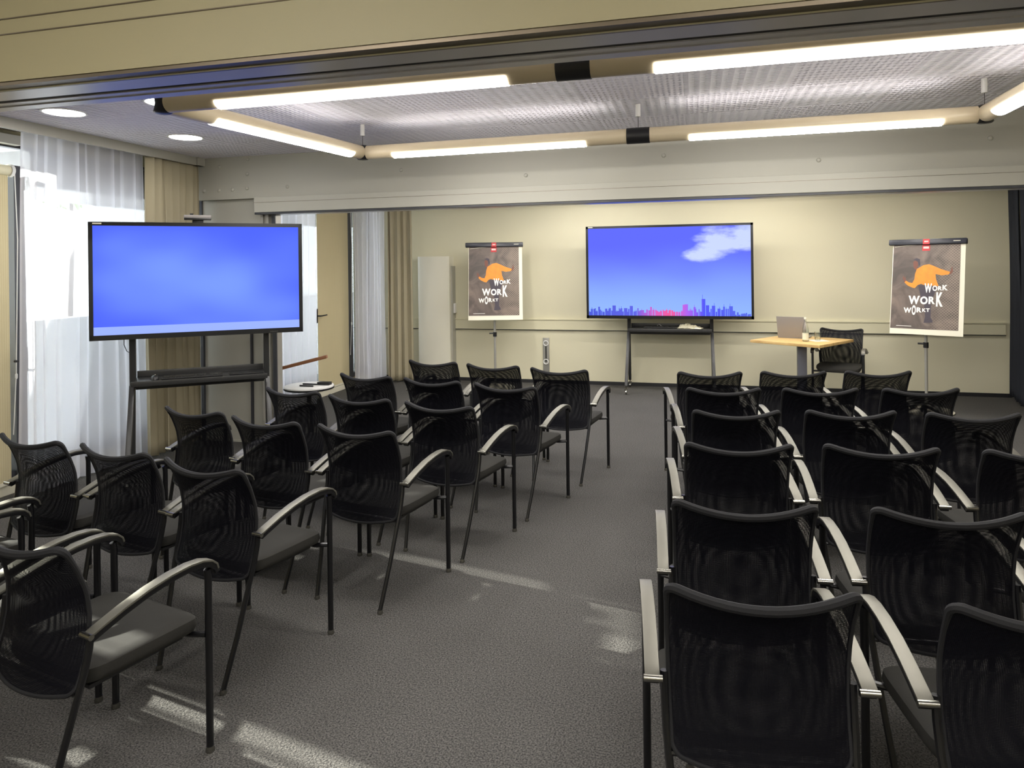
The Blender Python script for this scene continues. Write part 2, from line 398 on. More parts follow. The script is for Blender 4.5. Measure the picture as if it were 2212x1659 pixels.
def tag(o, label=None, cat=None, group=None, kind=None):
    if label: o['label'] = label
    if cat: o['category'] = cat
    if group: o['group'] = group
    if kind: o['kind'] = kind
    return o
def thing(name, label, cat, loc=(0,0,0), rz=0, group=None):
    o = bpy.data.objects.new(name, None); o.empty_display_size = 0.1; C.objects.link(o)
    o.location = loc; o.rotation_euler = (0, 0, rz)
    return tag(o, label, cat, group)
def struct(name, mb, mat, bevel=0.0, smooth=False):
    o = mb.build(name, mat, None, smooth, bevel); o['kind'] = 'structure'; return o
def kids(o): return [c for c in bpy.data.objects if c.parent == o]
def copy_tree(o, parent=None):
    c = o.copy(); C.objects.link(c); c.parent = parent
    for ch in kids(o): copy_tree(ch, c)
    return c

# ------------------------------------------------------------------ room constants (metres)
CEIL = 2.72; BACK = 9.57; RIGHT = 3.72; REAR = -3.2; FAR_BEAM = 5.70; NEAR_BEAM = 1.48
WF = -5.0     # window plane of the front and middle section
WB = -4.75    # window plane of the far section

struct('floor', MB().box(-5.3, REAR-0.1, -0.05, RIGHT+0.1, BACK+0.1, 0), M['carpet'])
struct('ceiling', MB().box(-5.3, REAR-0.1, CEIL, RIGHT+0.1, BACK+0.1, CEIL+0.1), M['ceil'])
struct('wall_back', MB().box(-5.0, BACK, 0, RIGHT+0.1, BACK+0.12, CEIL), M['wall'])
struct('wall_right', MB().box(RIGHT, REAR, 0, RIGHT+0.12, BACK, CEIL), M['wall'])
struct('wall_rear', MB().box(-5.3, REAR-0.12, 0, RIGHT+0.12, REAR, CEIL), M['wall'])
struct('baseboard_back', MB().box(-4.7, BACK-0.018, 0, RIGHT-0.06, BACK, 0.045), M['basedark'])
struct('baseboard_right', MB().box(RIGHT-0.018, REAR, 0, RIGHT, BACK-0.02, 0.045), M['basedark'])
# dado band on the back wall: a board 15 cm high with a lit top lip
db = MB().box(-4.7, BACK-0.022, 0.750, 3.60, BACK, 0.895)
db.box(-4.7, BACK-0.032, 0.886, 3.60, BACK, 0.900)
struct('trim_1', db, M['trimw'])
struct('trim_2', MB().box(-4.7, BACK-0.026, 0.742, 3.60, BACK, 0.750), M['basedark'])

# window walls ------------------------------------------------------
def window_wall(tag_n, X, y0, y1, mulls, ztop, mullw=0.085):
    fr = MB()
    fr.box(X-0.03, y0, 0.10, X+0.03, y1, 0.16); fr.box(X-0.03, y0, ztop-0.025, X+0.03, y1, ztop)
    for ml in mulls: fr.box(X-0.035, ml[0]-ml[1]/2, 0.10, X+0.045, ml[0]+ml[1]/2, ml[2] if len(ml) > 2 else ztop)
    w_ = struct('window_%d' % tag_n, MB().box(X-0.012, y0, 0.12, X-0.004, y1, ztop-0.02), M['glass'])
    f = fr.build('window_frame', M['darkframe'], w_, False)
    return w_
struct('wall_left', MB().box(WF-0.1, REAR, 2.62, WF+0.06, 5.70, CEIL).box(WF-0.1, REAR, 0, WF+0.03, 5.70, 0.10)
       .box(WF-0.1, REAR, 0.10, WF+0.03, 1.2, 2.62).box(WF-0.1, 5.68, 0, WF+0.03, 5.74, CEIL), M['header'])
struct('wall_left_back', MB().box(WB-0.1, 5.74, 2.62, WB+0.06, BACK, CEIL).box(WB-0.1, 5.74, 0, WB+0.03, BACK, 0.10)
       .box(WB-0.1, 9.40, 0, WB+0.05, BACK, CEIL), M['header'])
struct('baseboard_left', MB().box(WF+0.03, REAR, 0, WF+0.055, 4.10, 0.085).box(WB+0.03, 5.9, 0, WB+0.12, BACK-0.02, 0.07), M['whitebase'], 0.004)
window_wall(1, WF, 1.2, 5.68, [(1.25, 0.1), (2.61, 0.18), (2.765, 0.014), (4.155, 0.09, 2.46), (5.62, 0.1)], 2.62)  # unseen thin mullion added to split the sun; one cut short to pass it
window_wall(2, WB, 5.76, 9.40, [(5.85, 0.1), (7.05, 0.08), (8.905, 0.13)], 2.62)
# opaque panels added over the glass
struct('trim_3', MB().box(WF+0.0, 1.2, 2.45, WF+0.05, 3.80, 2.62), M['olive_cover'])  # unseen cover blocks sun above the blinds, ends short for a sun patch
struct('trim_4', MB().box(WF-0.06, 4.30, 2.33, WF-0.02, 5.62, 2.60), M['greyboard'])  # stands in for the dark overhang outside
# boxed head above the blinds, seen at the left edge
struct('trim_5', MB().box(WF+0.03, REAR, 2.61, WF+0.10, 4.14, 2.68), M['beam'])
# ceiling valance the curtains hang behind
struct('trim_6', MB().box(-4.575, NEAR_BEAM+0.26, 2.645, -4.55, 5.70, CEIL).box(-4.575, 5.60, 2.645, -4.53, 5.70, CEIL), M['beam'])

# stub wall closing the far section at the window side
struct('wall_stub', MB().box(WF, 5.76, 0, -4.62, 5.84, CEIL).box(-4.62, 5.76, 2.0, -3.93, 5.84, 2.34)
       .box(-4.075, 5.77, 0, -3.93, 5.84, 2.0).box(-4.64, 5.765, 0.0, -4.07, 5.80, 0.02), M['beam'])
struct('trim_7', MB().box(-4.64, 5.745, 0, -4.61, 5.77, 2.32).box(-4.09, 5.745, 0, -4.072, 5.77, 1.95), M['darkframe'])
gp = MB().box(-4.61, 5.775, 0.02, -4.09, 5.80, 2.0)
t = gp.build('partition_panel', M['glossy_panel'], None, False)
tag(t, 'glossy grey-white folding partition panel parked beside the window drape', 'partition panel')
# jamb post of the opening
jb = MB().box(-3.93, 5.70, 0, -3.905, 5.86, 2.165); jb.box(-3.905, 5.72, 0, -3.87, 5.84, 2.165); jb.box(-3.87, 5.70, 0, -3.845, 5.86, 2.165)
jb.box(-3.845, 5.73, 0, -3.80, 5.83, 2.165)
jp = struct('trim_8', jb, plain('jamb_aluminium', rgb(158, 155, 146), 0.35, metal=0.3), 0.002)
MB().box(-3.825, 5.715, 0, -3.785, 5.728, 2.165).build('seal_strip', M['darkframe'], jp, False)

# far partition beam
fb = struct('trim_9', MB().box(-4.66, FAR_BEAM, 2.32, RIGHT, FAR_BEAM+0.3, CEIL), M['beam'])
lb = struct('trim_10', MB().box(-3.94, FAR_BEAM-0.085, 2.178, RIGHT, FAR_BEAM+0.2, 2.318), M['beam'], 0.004)
MB().box(-3.94, FAR_BEAM-0.075, 2.160, RIGHT, FAR_BEAM-0.02, 2.178).build('track_lip', M['darkframe'], lb, False)
MB().box(-3.94, FAR_BEAM-0.02, 2.166, RIGHT, FAR_BEAM+0.16, 2.178).build('track_channel', M['anod'], lb, False)
MB().box(-3.94, FAR_BEAM-0.0865, 2.268, RIGHT, FAR_BEAM-0.084, 2.2705).build('shadow_gap', M['brown'], lb, False)
for x, z in ((-4.37,2.631),(-4.06,2.69),(-4.067,2.551),(-4.544,2.408),(-4.378,2.408),(-4.227,2.409),(-4.069,2.417),(-3.641,2.414),
             (-2.503,2.515),(-1.366,2.418),(-0.228,2.525),(0.923,2.43),(2.067,2.53)):
    b = MB().lathe([(0.017,0),(0.017,0.004),(0.013,0.009),(0.006,0.011)], n=14)
    o = b.build('screw_cap', M['beam'], fb); o.rotation_euler = (PI/2, 0, 0); o.location = (x, FAR_BEAM, z)

# near partition beam (overhead, close to the camera)
YB = NEAR_BEAM
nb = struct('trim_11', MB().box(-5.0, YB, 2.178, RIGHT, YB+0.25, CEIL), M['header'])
for z in (2.305, 2.347):
    MB().box(-5.0, YB-0.003, z-0.0015, RIGHT, YB+0.001, z+0.0015).build('shadow_gap', M['brown'], nb, False)
tk = MB().box(-5.0, YB+0.004, 2.168, RIGHT, YB+0.058, 2.180)
tk.build('track_edge', M['brown'], nb, False)
MB().box(-5.0, YB+0.040, 2.165, RIGHT, YB+0.043, 2.169).build('track_bead', M['trimw'], nb, False)
MB().box(-5.0, YB+0.060, 2.170, RIGHT, YB+0.080, 2.180).box(-5.0, YB+0.083, 2.173, RIGHT, YB+0.152, 2.180)\
    .box(-5.0, YB+0.178, 2.173, RIGHT, YB+0.208, 2.180).box(-5.0, YB+0.211, 2.170, RIGHT, YB+0.25, 2.180)\
    .build('track_channel', M['anod'], nb, False)
MB().box(-5.0, YB+0.152, 2.1765, RIGHT, YB+0.178, 2.182).build('track_slot', M['slot'], nb, False)

# ------------------------------------------------------------------ window dressings
def curtain(name, label, cat, mat, p0, p1, z0, z1, folds, amp, flare=0.0, gather=0.0, group=None, seed=0, nu=None, thick=0.0):
    """pleated cloth between two floor points, from z0 to z1"""
    rnd = random.Random(seed); p0 = Vector((p0[0], p0[1], 0)); p1 = Vector((p1[0], p1[1], 0))
    d = p1 - p0; ln = d.length; d.normalize(); n = Vector((-d.y, d.x, 0))
    ph = [rnd.uniform(0, 6.28) for _ in range(4)]
    knots = sorted([0.0, 1.0] + [min(0.97, max(0.03, (i + rnd.uniform(-0.35, 0.35)) / folds)) for i in range(1, folds)])
    def phase(u):
        for i in range(len(knots)-1):
            if u <= knots[i+1]: return i + (u - knots[i]) / max(1e-4, knots[i+1] - knots[i])
        return len(knots)-1
    am = [rnd.uniform(0.5, 1.0) for _ in range(folds+2)]
    mb = MB()
    def fn(u, v):
        z = z0 + (z1 - z0) * v
        k = 1 - v
        q = phase(u); a = amp * (am[int(min(q, folds))] * (1 - (q % 1)) + am[int(min(q, folds)) + 1] * (q % 1)) * (0.75 + 0.35 * k)
        off = math.sin(q * 2 * PI + 0.5 * math.sin(v * 2.4 + ph[0])) * a + 0.008 * math.sin(v * 5 + ph[1] + u * 9)
        s = u * ln + (u - 0.5) * flare * k * ln + gather * math.sin(PI * v) * (0.5 - u) * 0.2
        s += 0.25 * a * math.sin(q * 4 * PI)
        p = p0 + d * s + n * off
        return (p.x, p.y, z)
    mb.sheet(fn, nu or folds * 14, 24)
    o = mb.build(name, mat, None, True, 0, False)
    if thick:
        md = o.modifiers.new('cloth thickness', 'SOLIDIFY'); md.thickness = thick
    tag(o, label, cat, group)
    return o
curtain('sheer_curtain', 'white sheer curtain behind the large screen in front of the near window', 'curtain', M['sheer'], (-4.70, 3.96), (-4.69, 5.08), 0.03, 2.70, 10, 0.022, flare=0.10, seed=3)
curtain('drape', 'beige pleated drape behind the near screen, beside the partition panel', 'curtain', M['drape'], (-4.60, 5.02), (-4.62, 5.68), 0.03, 2.68, 8, 0.055, flare=-0.02, seed=5, thick=0.002)
curtain('sheer_curtain', 'narrow white sheer curtain just right of the near screen in the far section', 'curtain', M['sheer'], (-4.42, 6.10), (-4.42, 7.50), 0.03, 2.60, 10, 0.03, seed=8)
curtain('sheer_curtain', 'white sheer curtain between the dark mullion and the corner drape', 'curtain', M['sheer'], (-4.42, 8.50), (-4.34, 9.24), 0.03, 2.60, 8, 0.03, seed=9)
curtain('drape', 'beige drape gathered in the far window corner', 'curtain', M['drape'], (-4.26, 9.20), (-3.93, 9.30), 0.02, 2.60, 4, 0.035, flare=0.06, seed=12, thick=0.002)
curtain('blackout_drape', 'charcoal drape hanging at the right end of the back wall', 'curtain', M['darkdrape'], (3.63, 9.50), (3.52, 8.95), 0.04, 2.62, 6, 0.025, seed=13, thick=0.002)
curtain('blackout_drape', 'nearer charcoal drape hanging at the right edge of the view', 'curtain', M['darkdrape'], (3.49, 8.88), (3.47, 7.2), 0.04, 2.62, 14, 0.03, seed=14, thick=0.002)

def roller_blind(label, X, y0, y1, z0, z1, group=None):
    o = thing('roller_blind', label, 'blind', (X, (y0+y1)/2, 0), 0, group); w = (y1-y0)/2
    MB().box(-0.0015, -w+0.015, z0, 0.0015, w-0.015, z1).build('blind_fabric', M['blind'], o, False)
    MB().box(-0.006, -w+0.012, z0-0.012, 0.006, w-0.012, z0+0.012).build('bottom_rail', M['whitebase'], o, False)
    MB().tube([(0, -w, z1+0.01), (0, w-0.01, z1+0.01)], 0.038, 16).build('roller', M['trimw'], o)
    b = MB().tube([(0, w-0.012, z1+0.01), (0, w+0.012, z1+0.01)], 0.048, 18).build('end_bracket', M['white'], o)
    ch = MB().tube([(0.03, w+0.015, z1), (0.045, w+0.02, z1-0.5), (0.035, w+0.005, 0.9), (0.02, w-0.01, 0.45)], 0.0035, 6)
    c = ch.build('pull_cord', M['white'], o)
    MB().lathe([(0.003,0),(0.008,0.01),(0.008,0.035),(0.003,0.045)], (0.035, w+0.006, 0.86), 8).build('cord_weight', M['white'], c)
    return o
roller_blind('lowered beige roller blind at the left edge beside the near sheer curtain', WF+0.085, 2.83, 4.045, 0.10, 2.40)
roller_blind('lowered beige roller blind on the bay out of view beside the camera', WF+0.085, 1.25, 2.385, 0.10, 2.40)
roller_blind('beige roller blind with a door handle poking past it, between two far sheer curtains', -4.63, 7.88, 8.72, 0.09, 2.45)

def door_handle(label, X, y, z, sgn=-1):
    o = thing('lever_handle', label, 'door handle', (X, y, z))
    MB().box(-0.012, -0.016, -0.09, 0.0, 0.016, 0.09).build('backplate', M['frame'], o, False, 0.003)
    MB().tube([(0, 0, 0), (0.05, 0, 0), (0.055, sgn*0.02, 0), (0.055, sgn*0.14, 0.004)], 0.009, 8).build('lever', M['frame'], o)
    return o
door_handle('black lever handle on the dark frame beside the left-hand blind', WF+0.145, 4.11, 1.0, -1)
door_handle('black lever handle at the edge of the far blind', -4.615, 7.86, 1.05, 1)

# ------------------------------------------------------------------ outside
og = struct('floor_outside', MB().box(-40, -20, -0.35, -5.3, 45, -0.2), M['paving'])
ow = MB().box(-6.6, -6, -0.2, -6.4, 40, 1.16)
tag(ow.build('garden_wall', M['render'], None, False), 'low pale wall outside the windows', 'wall')
cn = MB().box(-9.3, 4.72, 2.70, -5.12, 16.5, 2.82).box(-9.3, 16.2, -0.2, -9.1, 16.4, 2.70)  # canopy added to block the sun, also seen as the overhang
tag(cn.build('sun_block_canopy', M['greyboard'], None, False), 'grey canopy outside, added to keep the sun off the far windows', 'canopy')
def tree(label, x, y, z, r, n, seed):
    rnd = random.Random(seed); t = thing('tree', label, 'tree', (x, y, -0.2), 0, 'trees outside the windows')
    mb = MB(); cl = [(rnd.gauss(0, r*0.45), rnd.gauss(0, r*0.6), z + rnd.gauss(0, r*0.35)) for _ in range(26)]
    for i in range(n):
        c = rnd.choice(cl); p = Vector(c) + Vector([rnd.gauss(0, r*0.13) for _ in range(3)])
        a = Vector([rnd.gauss(0, 1) for _ in range(3)]).normalized(); b = a.cross(Vector([rnd.gauss(0, 1) for _ in range(3)])).normalized(); s = rnd.uniform(0.05, 0.11)
        mb.add([p - a*s, p + b*s*0.5, p + a*s, p - b*s*0.5], [(0,1,2,3)])
    mb.build('foliage', M['leaf'], t, False, 0, False)
    MB().tube([(0,0,0), (0.05,0.05,z*0.5), (0,0.1,z)], [0.05, 0.04, 0.03], 8).build('trunk', M['bark'], t)
tree('leafy tree outside the near window, seen through the sheer curtain', -11.5, 10.6, 4.2, 1.7, 2600, 1)
tree('leafy tree outside, further along, seen through the sheer curtain', -13.5, 19.0, 4.3, 1.8, 2600, 2)

# ------------------------------------------------------------------ lamps
def downlight(x, y, label, group='ceiling downlights'):
    o = thing('downlight', label, 'ceiling light', (x, y, CEIL), 0, group)
    MB().lathe([(0.138,-0.001),(0.138,-0.006),(0.128,-0.008),(0.120,-0.004),(0.120,-0.001)], n=32).build('rim', M['white'], o)
    MB().lathe([(0.120,-0.003),(0.119,-0.0055)], n=32).build('diffuser', M['down'], o)
    return o
downlight(-4.06, 3.73, 'round recessed downlight nearest the left edge, by the curtain valance')
downlight(-3.22, 3.70, 'round recessed downlight peeking out beside the pendant tube corner')
downlight(-3.93, 4.72, 'round recessed downlight just above the beige drape')
downlight(-1.08, 3.72, 'round recessed downlight overlapped by the right end of the left glowing tube')
downlight(1.00, 3.77, 'round recessed downlight overlapped by the glowing tube at upper right')
for i, (x, y) in enumerate(((-3.0, 7.6), (3.0, 7.6), (-1.5, 8.2), (0.3, 8.2), (2.1, 8.2), (-3.4, 0.2), (-1.2, 0.3), (1.0, 0.3), (2.9, 3.8))):  # unseen downlights added to brighten the back wall and the room
    downlight(x, y, 'round recessed downlight added out of view to brighten the room', 'added downlights hidden from the camera')

# pendant lamp: rectangle of cream tubes with glowing undersides, black joints, wire hangers
ZT = 2.51; R = 0.05
UPW = 0.8
pl = thing('pendant_lamp', 'rectangular pendant of cream tubes with glowing undersides hung under the ceiling', 'pendant light', (-0.4, 3.85, ZT))
off = Vector((-0.4, 3.85, ZT))
A = Vector((-2.62, 2.985, ZT)); B = Vector((-0.494, 2.977, ZT)); Dn = Vector((1.62, 2.95, ZT))
A2 = Vector((-2.375, 4.715, ZT)); B2 = Vector((-0.35, 4.675, ZT)); D2 = Vector((1.655, 4.64, ZT))
def tube_seg(p, q, cut0=0.04, cut1=0.04):
    d = (q - p).normalized(); a = p + d * cut0; b = q - d * cut1
    MB().tube([a - off, b - off], R, 24).build('tube', M['tube'], pl)
def glow(p, q, s0, s1, name='light_strip', ang0=-62, ang1=62, r=R+0.0035, mat='lamp'):
    d = (q - p).normalized(); a = p + d * s0 - off; b = p + d * s1 - off
    side = d.cross(Vector((0,0,1))).normalized(); mb = MB(); n = 10; vs = []; 
    for e in (a, b):
        for i in range(n+1):
            t_ = math.radians(ang0 + (ang1-ang0)*i/n); vs.append(e + side * math.sin(t_) * r - Vector((0,0,1)) * math.cos(t_) * r)
    fs = [(i, i+1, n+2+i, n+1+i) for i in range(n)]
    mb.add(vs, fs); return mb.build(name, M[mat], pl)
tube_seg(A, B); tube_seg(B, Dn); tube_seg(A2, B2); tube_seg(B2, D2); tube_seg(A, A2); tube_seg(Dn, D2)
glow(A, B, 0.34, 1.83); glow(B, Dn, 0.345, 1.90)
glow(A2, B2, 0.255, 1.675); glow(B2, D2, 0.33, 1.78)
glow(A, A2, 0.32, 1.59); glow(Dn, D2, 0.20, 1.46)
for p, q in ((A, B), (B, Dn), (A2, B2), (B2, D2), (A, A2), (Dn, D2)):  # hidden area lights added above the tubes to brighten the ceiling
    al = bpy.data.lights.new('ceiling_fill', 'AREA'); al.shape = 'RECTANGLE'; al.size = (q-p).length - 0.4; al.size_y = 0.05; al.energy = UPW * al.size; al.color = (1.0, 0.96, 0.92)
    ao = bpy.data.objects.new('ceiling_fill', al); C.objects.link(ao); ao.parent = pl; d_ = (q-p).normalized(); md_ = (p+q)/2 - off + Vector((0,0,R+0.004))
    ao.matrix_local = Matrix.Translation(md_) @ Matrix((( d_.x, -(Vector((0,0,1)).cross(d_)).x, 0, 0), (d_.y, -(Vector((0,0,1)).cross(d_)).y, 0, 0), (0, 0, -1, 0), (0,0,0,1)))
for p, q in ((A, B), (Dn, B), (A2, B2), (D2, B2)):
    pass
for c in (B, B2):
    d = Vector((1, 0, 0)); MB().tube([c - off - d*0.075, c - off + d*0.075], R+0.003, 24).build('joint', M['black'], pl)
for c in (A, A2, Dn, D2):
    MB().lathe([(0.001,-0.054),(0.036,-0.052),(0.046,-0.045),(0.040,-0.02),(0.038,0),(0.040,0.02),(0.046,0.045),(0.036,0.052),(0.001,0.054)], c - off, 20).build('corner_joint', M['black'], pl)
for c in (A2, B2, D2, A, Dn, B):
    top = CEIL - ZT
    w = MB().tube([c - off + Vector((0,0,0.05)), c - off + Vector((0,0,top-0.05))], 0.0018, 6).build('hanger_wire', M['black'], pl)
    MB().tube([c - off + Vector((0,0,top-0.085)), c - off + Vector((0,0,top-0.001))], 0.0165, 14).build('wire_housing', M['white'], w)

for lab, dx, dy in (('unseen rectangular cream tube pendant added to light the far section behind the partition beam', 0.1, 3.78), ('unseen rectangular cream tube pendant added to light the section behind the camera', 0.1, -4.6)):
    c = copy_tree(pl); c.location = (off.x + dx, off.y + dy, off.z); c['label'] = lab  # unseen copies of the pendant, added for fill light

# ------------------------------------------------------------------ mesh-back armchair
def yprof(z):   # side profile of the back (y against height)
    P = [(0.405,-0.435),(0.44,-0.418),(0.50,-0.398),(0.56,-0.386),(0.64,-0.384),(0.70,-0.392),(0.76,-0.412),(0.81,-0.436),(0.87,-0.470)]
    if z <= P[0][0]: return P[0][1]
    for (z0,a),(z1,b) in zip(P, P[1:]):
        if z <= z1:
            t_ = (z-z0)/(z1-z0); t_ = t_*t_*(3-2*t_)*0.3 + t_*0.7; return a + (b-a)*t_
    return P[-1][1]
def back_pt(u, v, push=0.0):
    """u,v in [-1,1]^2 on the back panel"""
    zz = 0.638 + 0.222 * v
    hw = 0.222 + 0.006 * v
    z = zz - 0.036 * (1 - u*u) * max(0, v) ** 2 - 0.022 * (1 - u*u) * max(0, -v) ** 3
    y = yprof(zz) - 0.040 * (1 - u*u) + push
    return (u * hw, y, z)
def rr_boundary(cr=0.115, m=14, k=6):
    """rounded square outline in [-1,1]^2, evenly sampled"""
    pts = []
    for q in range(4):
        a0 = PI/2*q; cx, cy = [(1-cr, 1-cr), (-1+cr, 1-cr), (-1+cr, -1+cr), (1-cr, -1+cr)][q]
        for i in range(k+1):
            a = a0 + PI/2*i/k; pts.append((cx + cr*math.cos(a), cy + cr*math.sin(a)))
        nx = [(-1+cr, 1), (-1, -1+cr), (1-cr, -1), (1, 1-cr)][q]; st = pts[-1]
        for i in range(1, m): pts.append((st[0] + (nx[0]-st[0])*i/m, st[1] + (nx[1]-st[1])*i/m))
    return pts
def make_chair(label):
    t = thing('mesh_back_armchair', label, 'chair', (0,0,0), 0, 'black mesh-back armchairs')
    for s in (-1, 1):
        l = MB().tube([(s*0.262, 0.0, 0.012), (s*0.262, 0.0, 0.60), (s*0.262, -0.004, 0.628)], 0.0125, 10).build('leg', M['frame'], t)
        MB().lathe([(0.015,0),(0.016,0.006),(0.013,0.016),(0.0132,0.02)], (s*0.262, 0, 0), 10).build('foot_cap', M['chrome'], l)
        l = MB().tube([(s*0.19, -0.53, 0.012), (s*0.208, -0.475, 0.20), (s*0.225, -0.425, 0.40), (s*0.23, -0.405, 0.47), (s*0.232, -0.390, 0.54), (s*0.232, -0.384, 0.60)], 0.0105, 8).build('leg', M['frame'], t)
        MB().lathe([(0.013,0),(0.0145,0.006),(0.011,0.016),(0.0112,0.02)], (s*0.19, -0.53, 0), 10).build('foot_cap', M['chrome'], l)
        path = [(s*0.262, 0.030, 0.622),(s*0.262, 0.024, 0.640),(s*0.262, 0.006, 0.656),(s*0.262, -0.03, 0.668),(s*0.262, -0.08, 0.672),(s*0.262, -0.15, 0.667),
                (s*0.262, -0.23, 0.653),(s*0.263, -0.31, 0.632),(s*0.264, -0.38, 0.609),(s*0.264, -0.412, 0.597)]
        ar = MB().strip(path, 0.038, 0.007).build('armrest', M['alu'], t, True, 0.0015)
        MB().tube([(s*0.238, -0.416, 0.595), (s*0.286, -0.416, 0.595)], 0.009, 10).build('end_cap', M['chrome'], ar)
        low = [(x, y*0.99-0.002, z-0.013) for x, y, z in path]
        MB().strip(low, 0.034, 0.018).build('arm_rail', M['frame'], t, True, 0.003)
    # seat cushion with rounded corners and a waterfall front
    mb = MB(); lv = [(0.406,0.90,0),(0.413,0.965,0),(0.432,1.0,0),(0.456,0.985,0),(0.463,0.94,0),(0.466,0.80,0),(0.467,0.4,0),(0.467,0.0,0)]
    n = 40; vs = []; fs = []
    for z, sc, _ in lv:
        for i in range(n):
            a = 2*PI*i/n; c, s_ = math.cos(a), math.sin(a); e = 0.34
            x = math.copysign(abs(c)**e, c)*0.238*sc; y = -0.195 + math.copysign(abs(s_)**e, s_)*0.212*sc
            drop = 0.018 * max(0, (y + 0.08)/0.1)**2 if y > -0.08 else 0
            vs.append((x*(1 - 0.05*(0.02 - y)/0.42), y, z - drop + 0.006*(abs(x)/0.23)**2))
    for k in range(len(lv)-1):
        for i in range(n): fs.append((k*n+i, k*n+(i+1)%n, (k+1)*n+(i+1)%n, (k+1)*n+i))
    fs.append(tuple(reversed(range(n)))); mb.add(vs, fs)
    mb.build('seat', M['seat'], t)
    MB().box(-0.195, -0.37, 0.394, 0.195, -0.05, 0.408).build('seat_pan', M['black'], t, True, 0.004)
    MB().tube([(-0.258, -0.008, 0.405), (-0.20, -0.03, 0.402), (0.20, -0.03, 0.402), (0.258, -0.008, 0.405)], 0.010, 8).build('crossbar', M['frame'], t)
    MB().tube([(-0.225, -0.42, 0.412), (0.225, -0.42, 0.412)], 0.009, 8).build('crossbar', M['frame'], t)
    bd = rr_boundary()
    MB().tube([back_pt(u, v, 0.002) for u, v in bd], [0.0065 + 0.0062*max(0, v)**6 for u, v in bd], 8, closed=True).build('back_frame', M['rim'], t)
    # net: front and rear layer
    mb = MB(); nb_ = len(bd); K = 9
    for layer, (bulge, su, rot, off2) in enumerate(((-0.006, 1.0, 0.0, 0.0), (0.011, 1.035, 0.012, 0.3))):
        base = len(mb.v); vs = []; fs = []
        for k in range(K+1):
            r = k / K * 0.985
            for i, (u, v) in enumerate(bd):
                p = back_pt(u*r, v*r, bulge * (1 - r**4)); vs.append(p)
                x, z = p[0], p[2]; w = 1.0 + (0.16 * (x*x + (z-0.64)**2) * 4 if layer else 0)
                mb.uv[base + k*nb_ + i] = (su*w*(x*math.cos(rot) - z*math.sin(rot)) + off2, su*w*(x*math.sin(rot) + z*math.cos(rot)))
        for k in range(K):
            for i in range(nb_): fs.append((k*nb_+i, k*nb_+(i+1)%nb_, (k+1)*nb_+(i+1)%nb_, (k+1)*nb_+i))
        mb.add(vs, fs)
    mb.build('back_net', M['net'], t, True, 0, False)
    return t

rowsL = {'A': 'nearest row', 'B': 'second nearest row', 'C': 'third nearest row', 'D': 'fourth nearest row', 'E': 'fifth nearest row', 'F': 'row closest to the screens'}
colL = {1: 'beside the aisle', 2: 'second from aisle', 3: 'third from aisle'}
# (back centre x, y, facing turn in degrees)
LCH = {'A1': (-1.992, 1.655, -13), 'A2': (-2.60, 1.79, -13), 'A3': (-3.20, 2.03, -12),
 'B1': (-1.97,2.44,-12.5),'B2': (-2.52,2.56,-11),'B3': (-3.07,2.64,-10),
 'C1': (-1.65,3.15,-10),'C2': (-2.20,3.23,-10),'C3': (-2.76,3.37,-11),
 'D1': (-1.45,3.79,-11),'D2': (-2.00,3.90,-10.5),'D3': (-2.56,4.05,-12),
 'E1': (-1.24,4.48,-12),'E2': (-1.81,4.60,-11),'E3': (-2.37,4.71,-11),
 'F1': (-1.02,5.25,-8),'F2': (-1.54,5.36,-8.5),'F3': (-2.08,5.48,-9.5)}
RCH = {'A1': (0.15,1.80,6.5),'A2': (0.795,1.85,7),
 'B1': (0.15,2.43,4.5),'B2': (0.78,2.50,6),'B3': (1.40,2.60,8),
 'C1': (0.18,3.22,7),'C2': (0.77,3.30,3),'C3': (1.40,3.36,8),
 'D1': (0.21,3.94,9.5),'D2': (0.80,4.05,8.7),'D3': (1.40,4.11,9),
 'E1': (0.17,4.63,8.7),'E2': (0.76,4.73,10.5),'E3': (1.36,4.84,11.5),
 'F1': (0.10,5.29,10),'F2': (0.69,5.42,10),'F3': (1.28,5.54,10)}
proto = None
def put_chair(bx, by, ang, label):
    global proto
    a = math.radians(ang)
    if proto is None: proto = make_chair(label); o = proto
    else: o = copy_tree(proto)
    o['label'] = label
    o.location = (bx - 0.46*math.sin(a), by + 0.46*math.cos(a), 0); o.rotation_euler = (0, 0, a)
    return o
for side, D in (('left', LCH), ('right', RCH)):
    for r_ in 'ABCDEF':      # neighbours stand arm to arm, never through each other
        for c_ in (2, 3):
            p_, q_ = r_ + str(c_-1), r_ + str(c_)
            if q_ in D:
                (x0, y0, a0), (x1, y1, a1) = D[p_], D[q_]; dd = math.hypot(x1-x0, y1-y0)
                if dd < 0.578: D[q_] = (x0 + (x1-x0)*0.578/dd, y0 + (y1-y0)*0.578/dd, a1)
    for k, (x, y, a) in D.items():
        put_chair(x, y, a, 'black mesh armchair in the %s seating block, %s, %s' % (side, rowsL[k[0]], colL[int(k[1])]))
ch = put_chair(1.68, 8.97, 180 - 16, 'black mesh-back armchair facing the room behind the small wooden table')

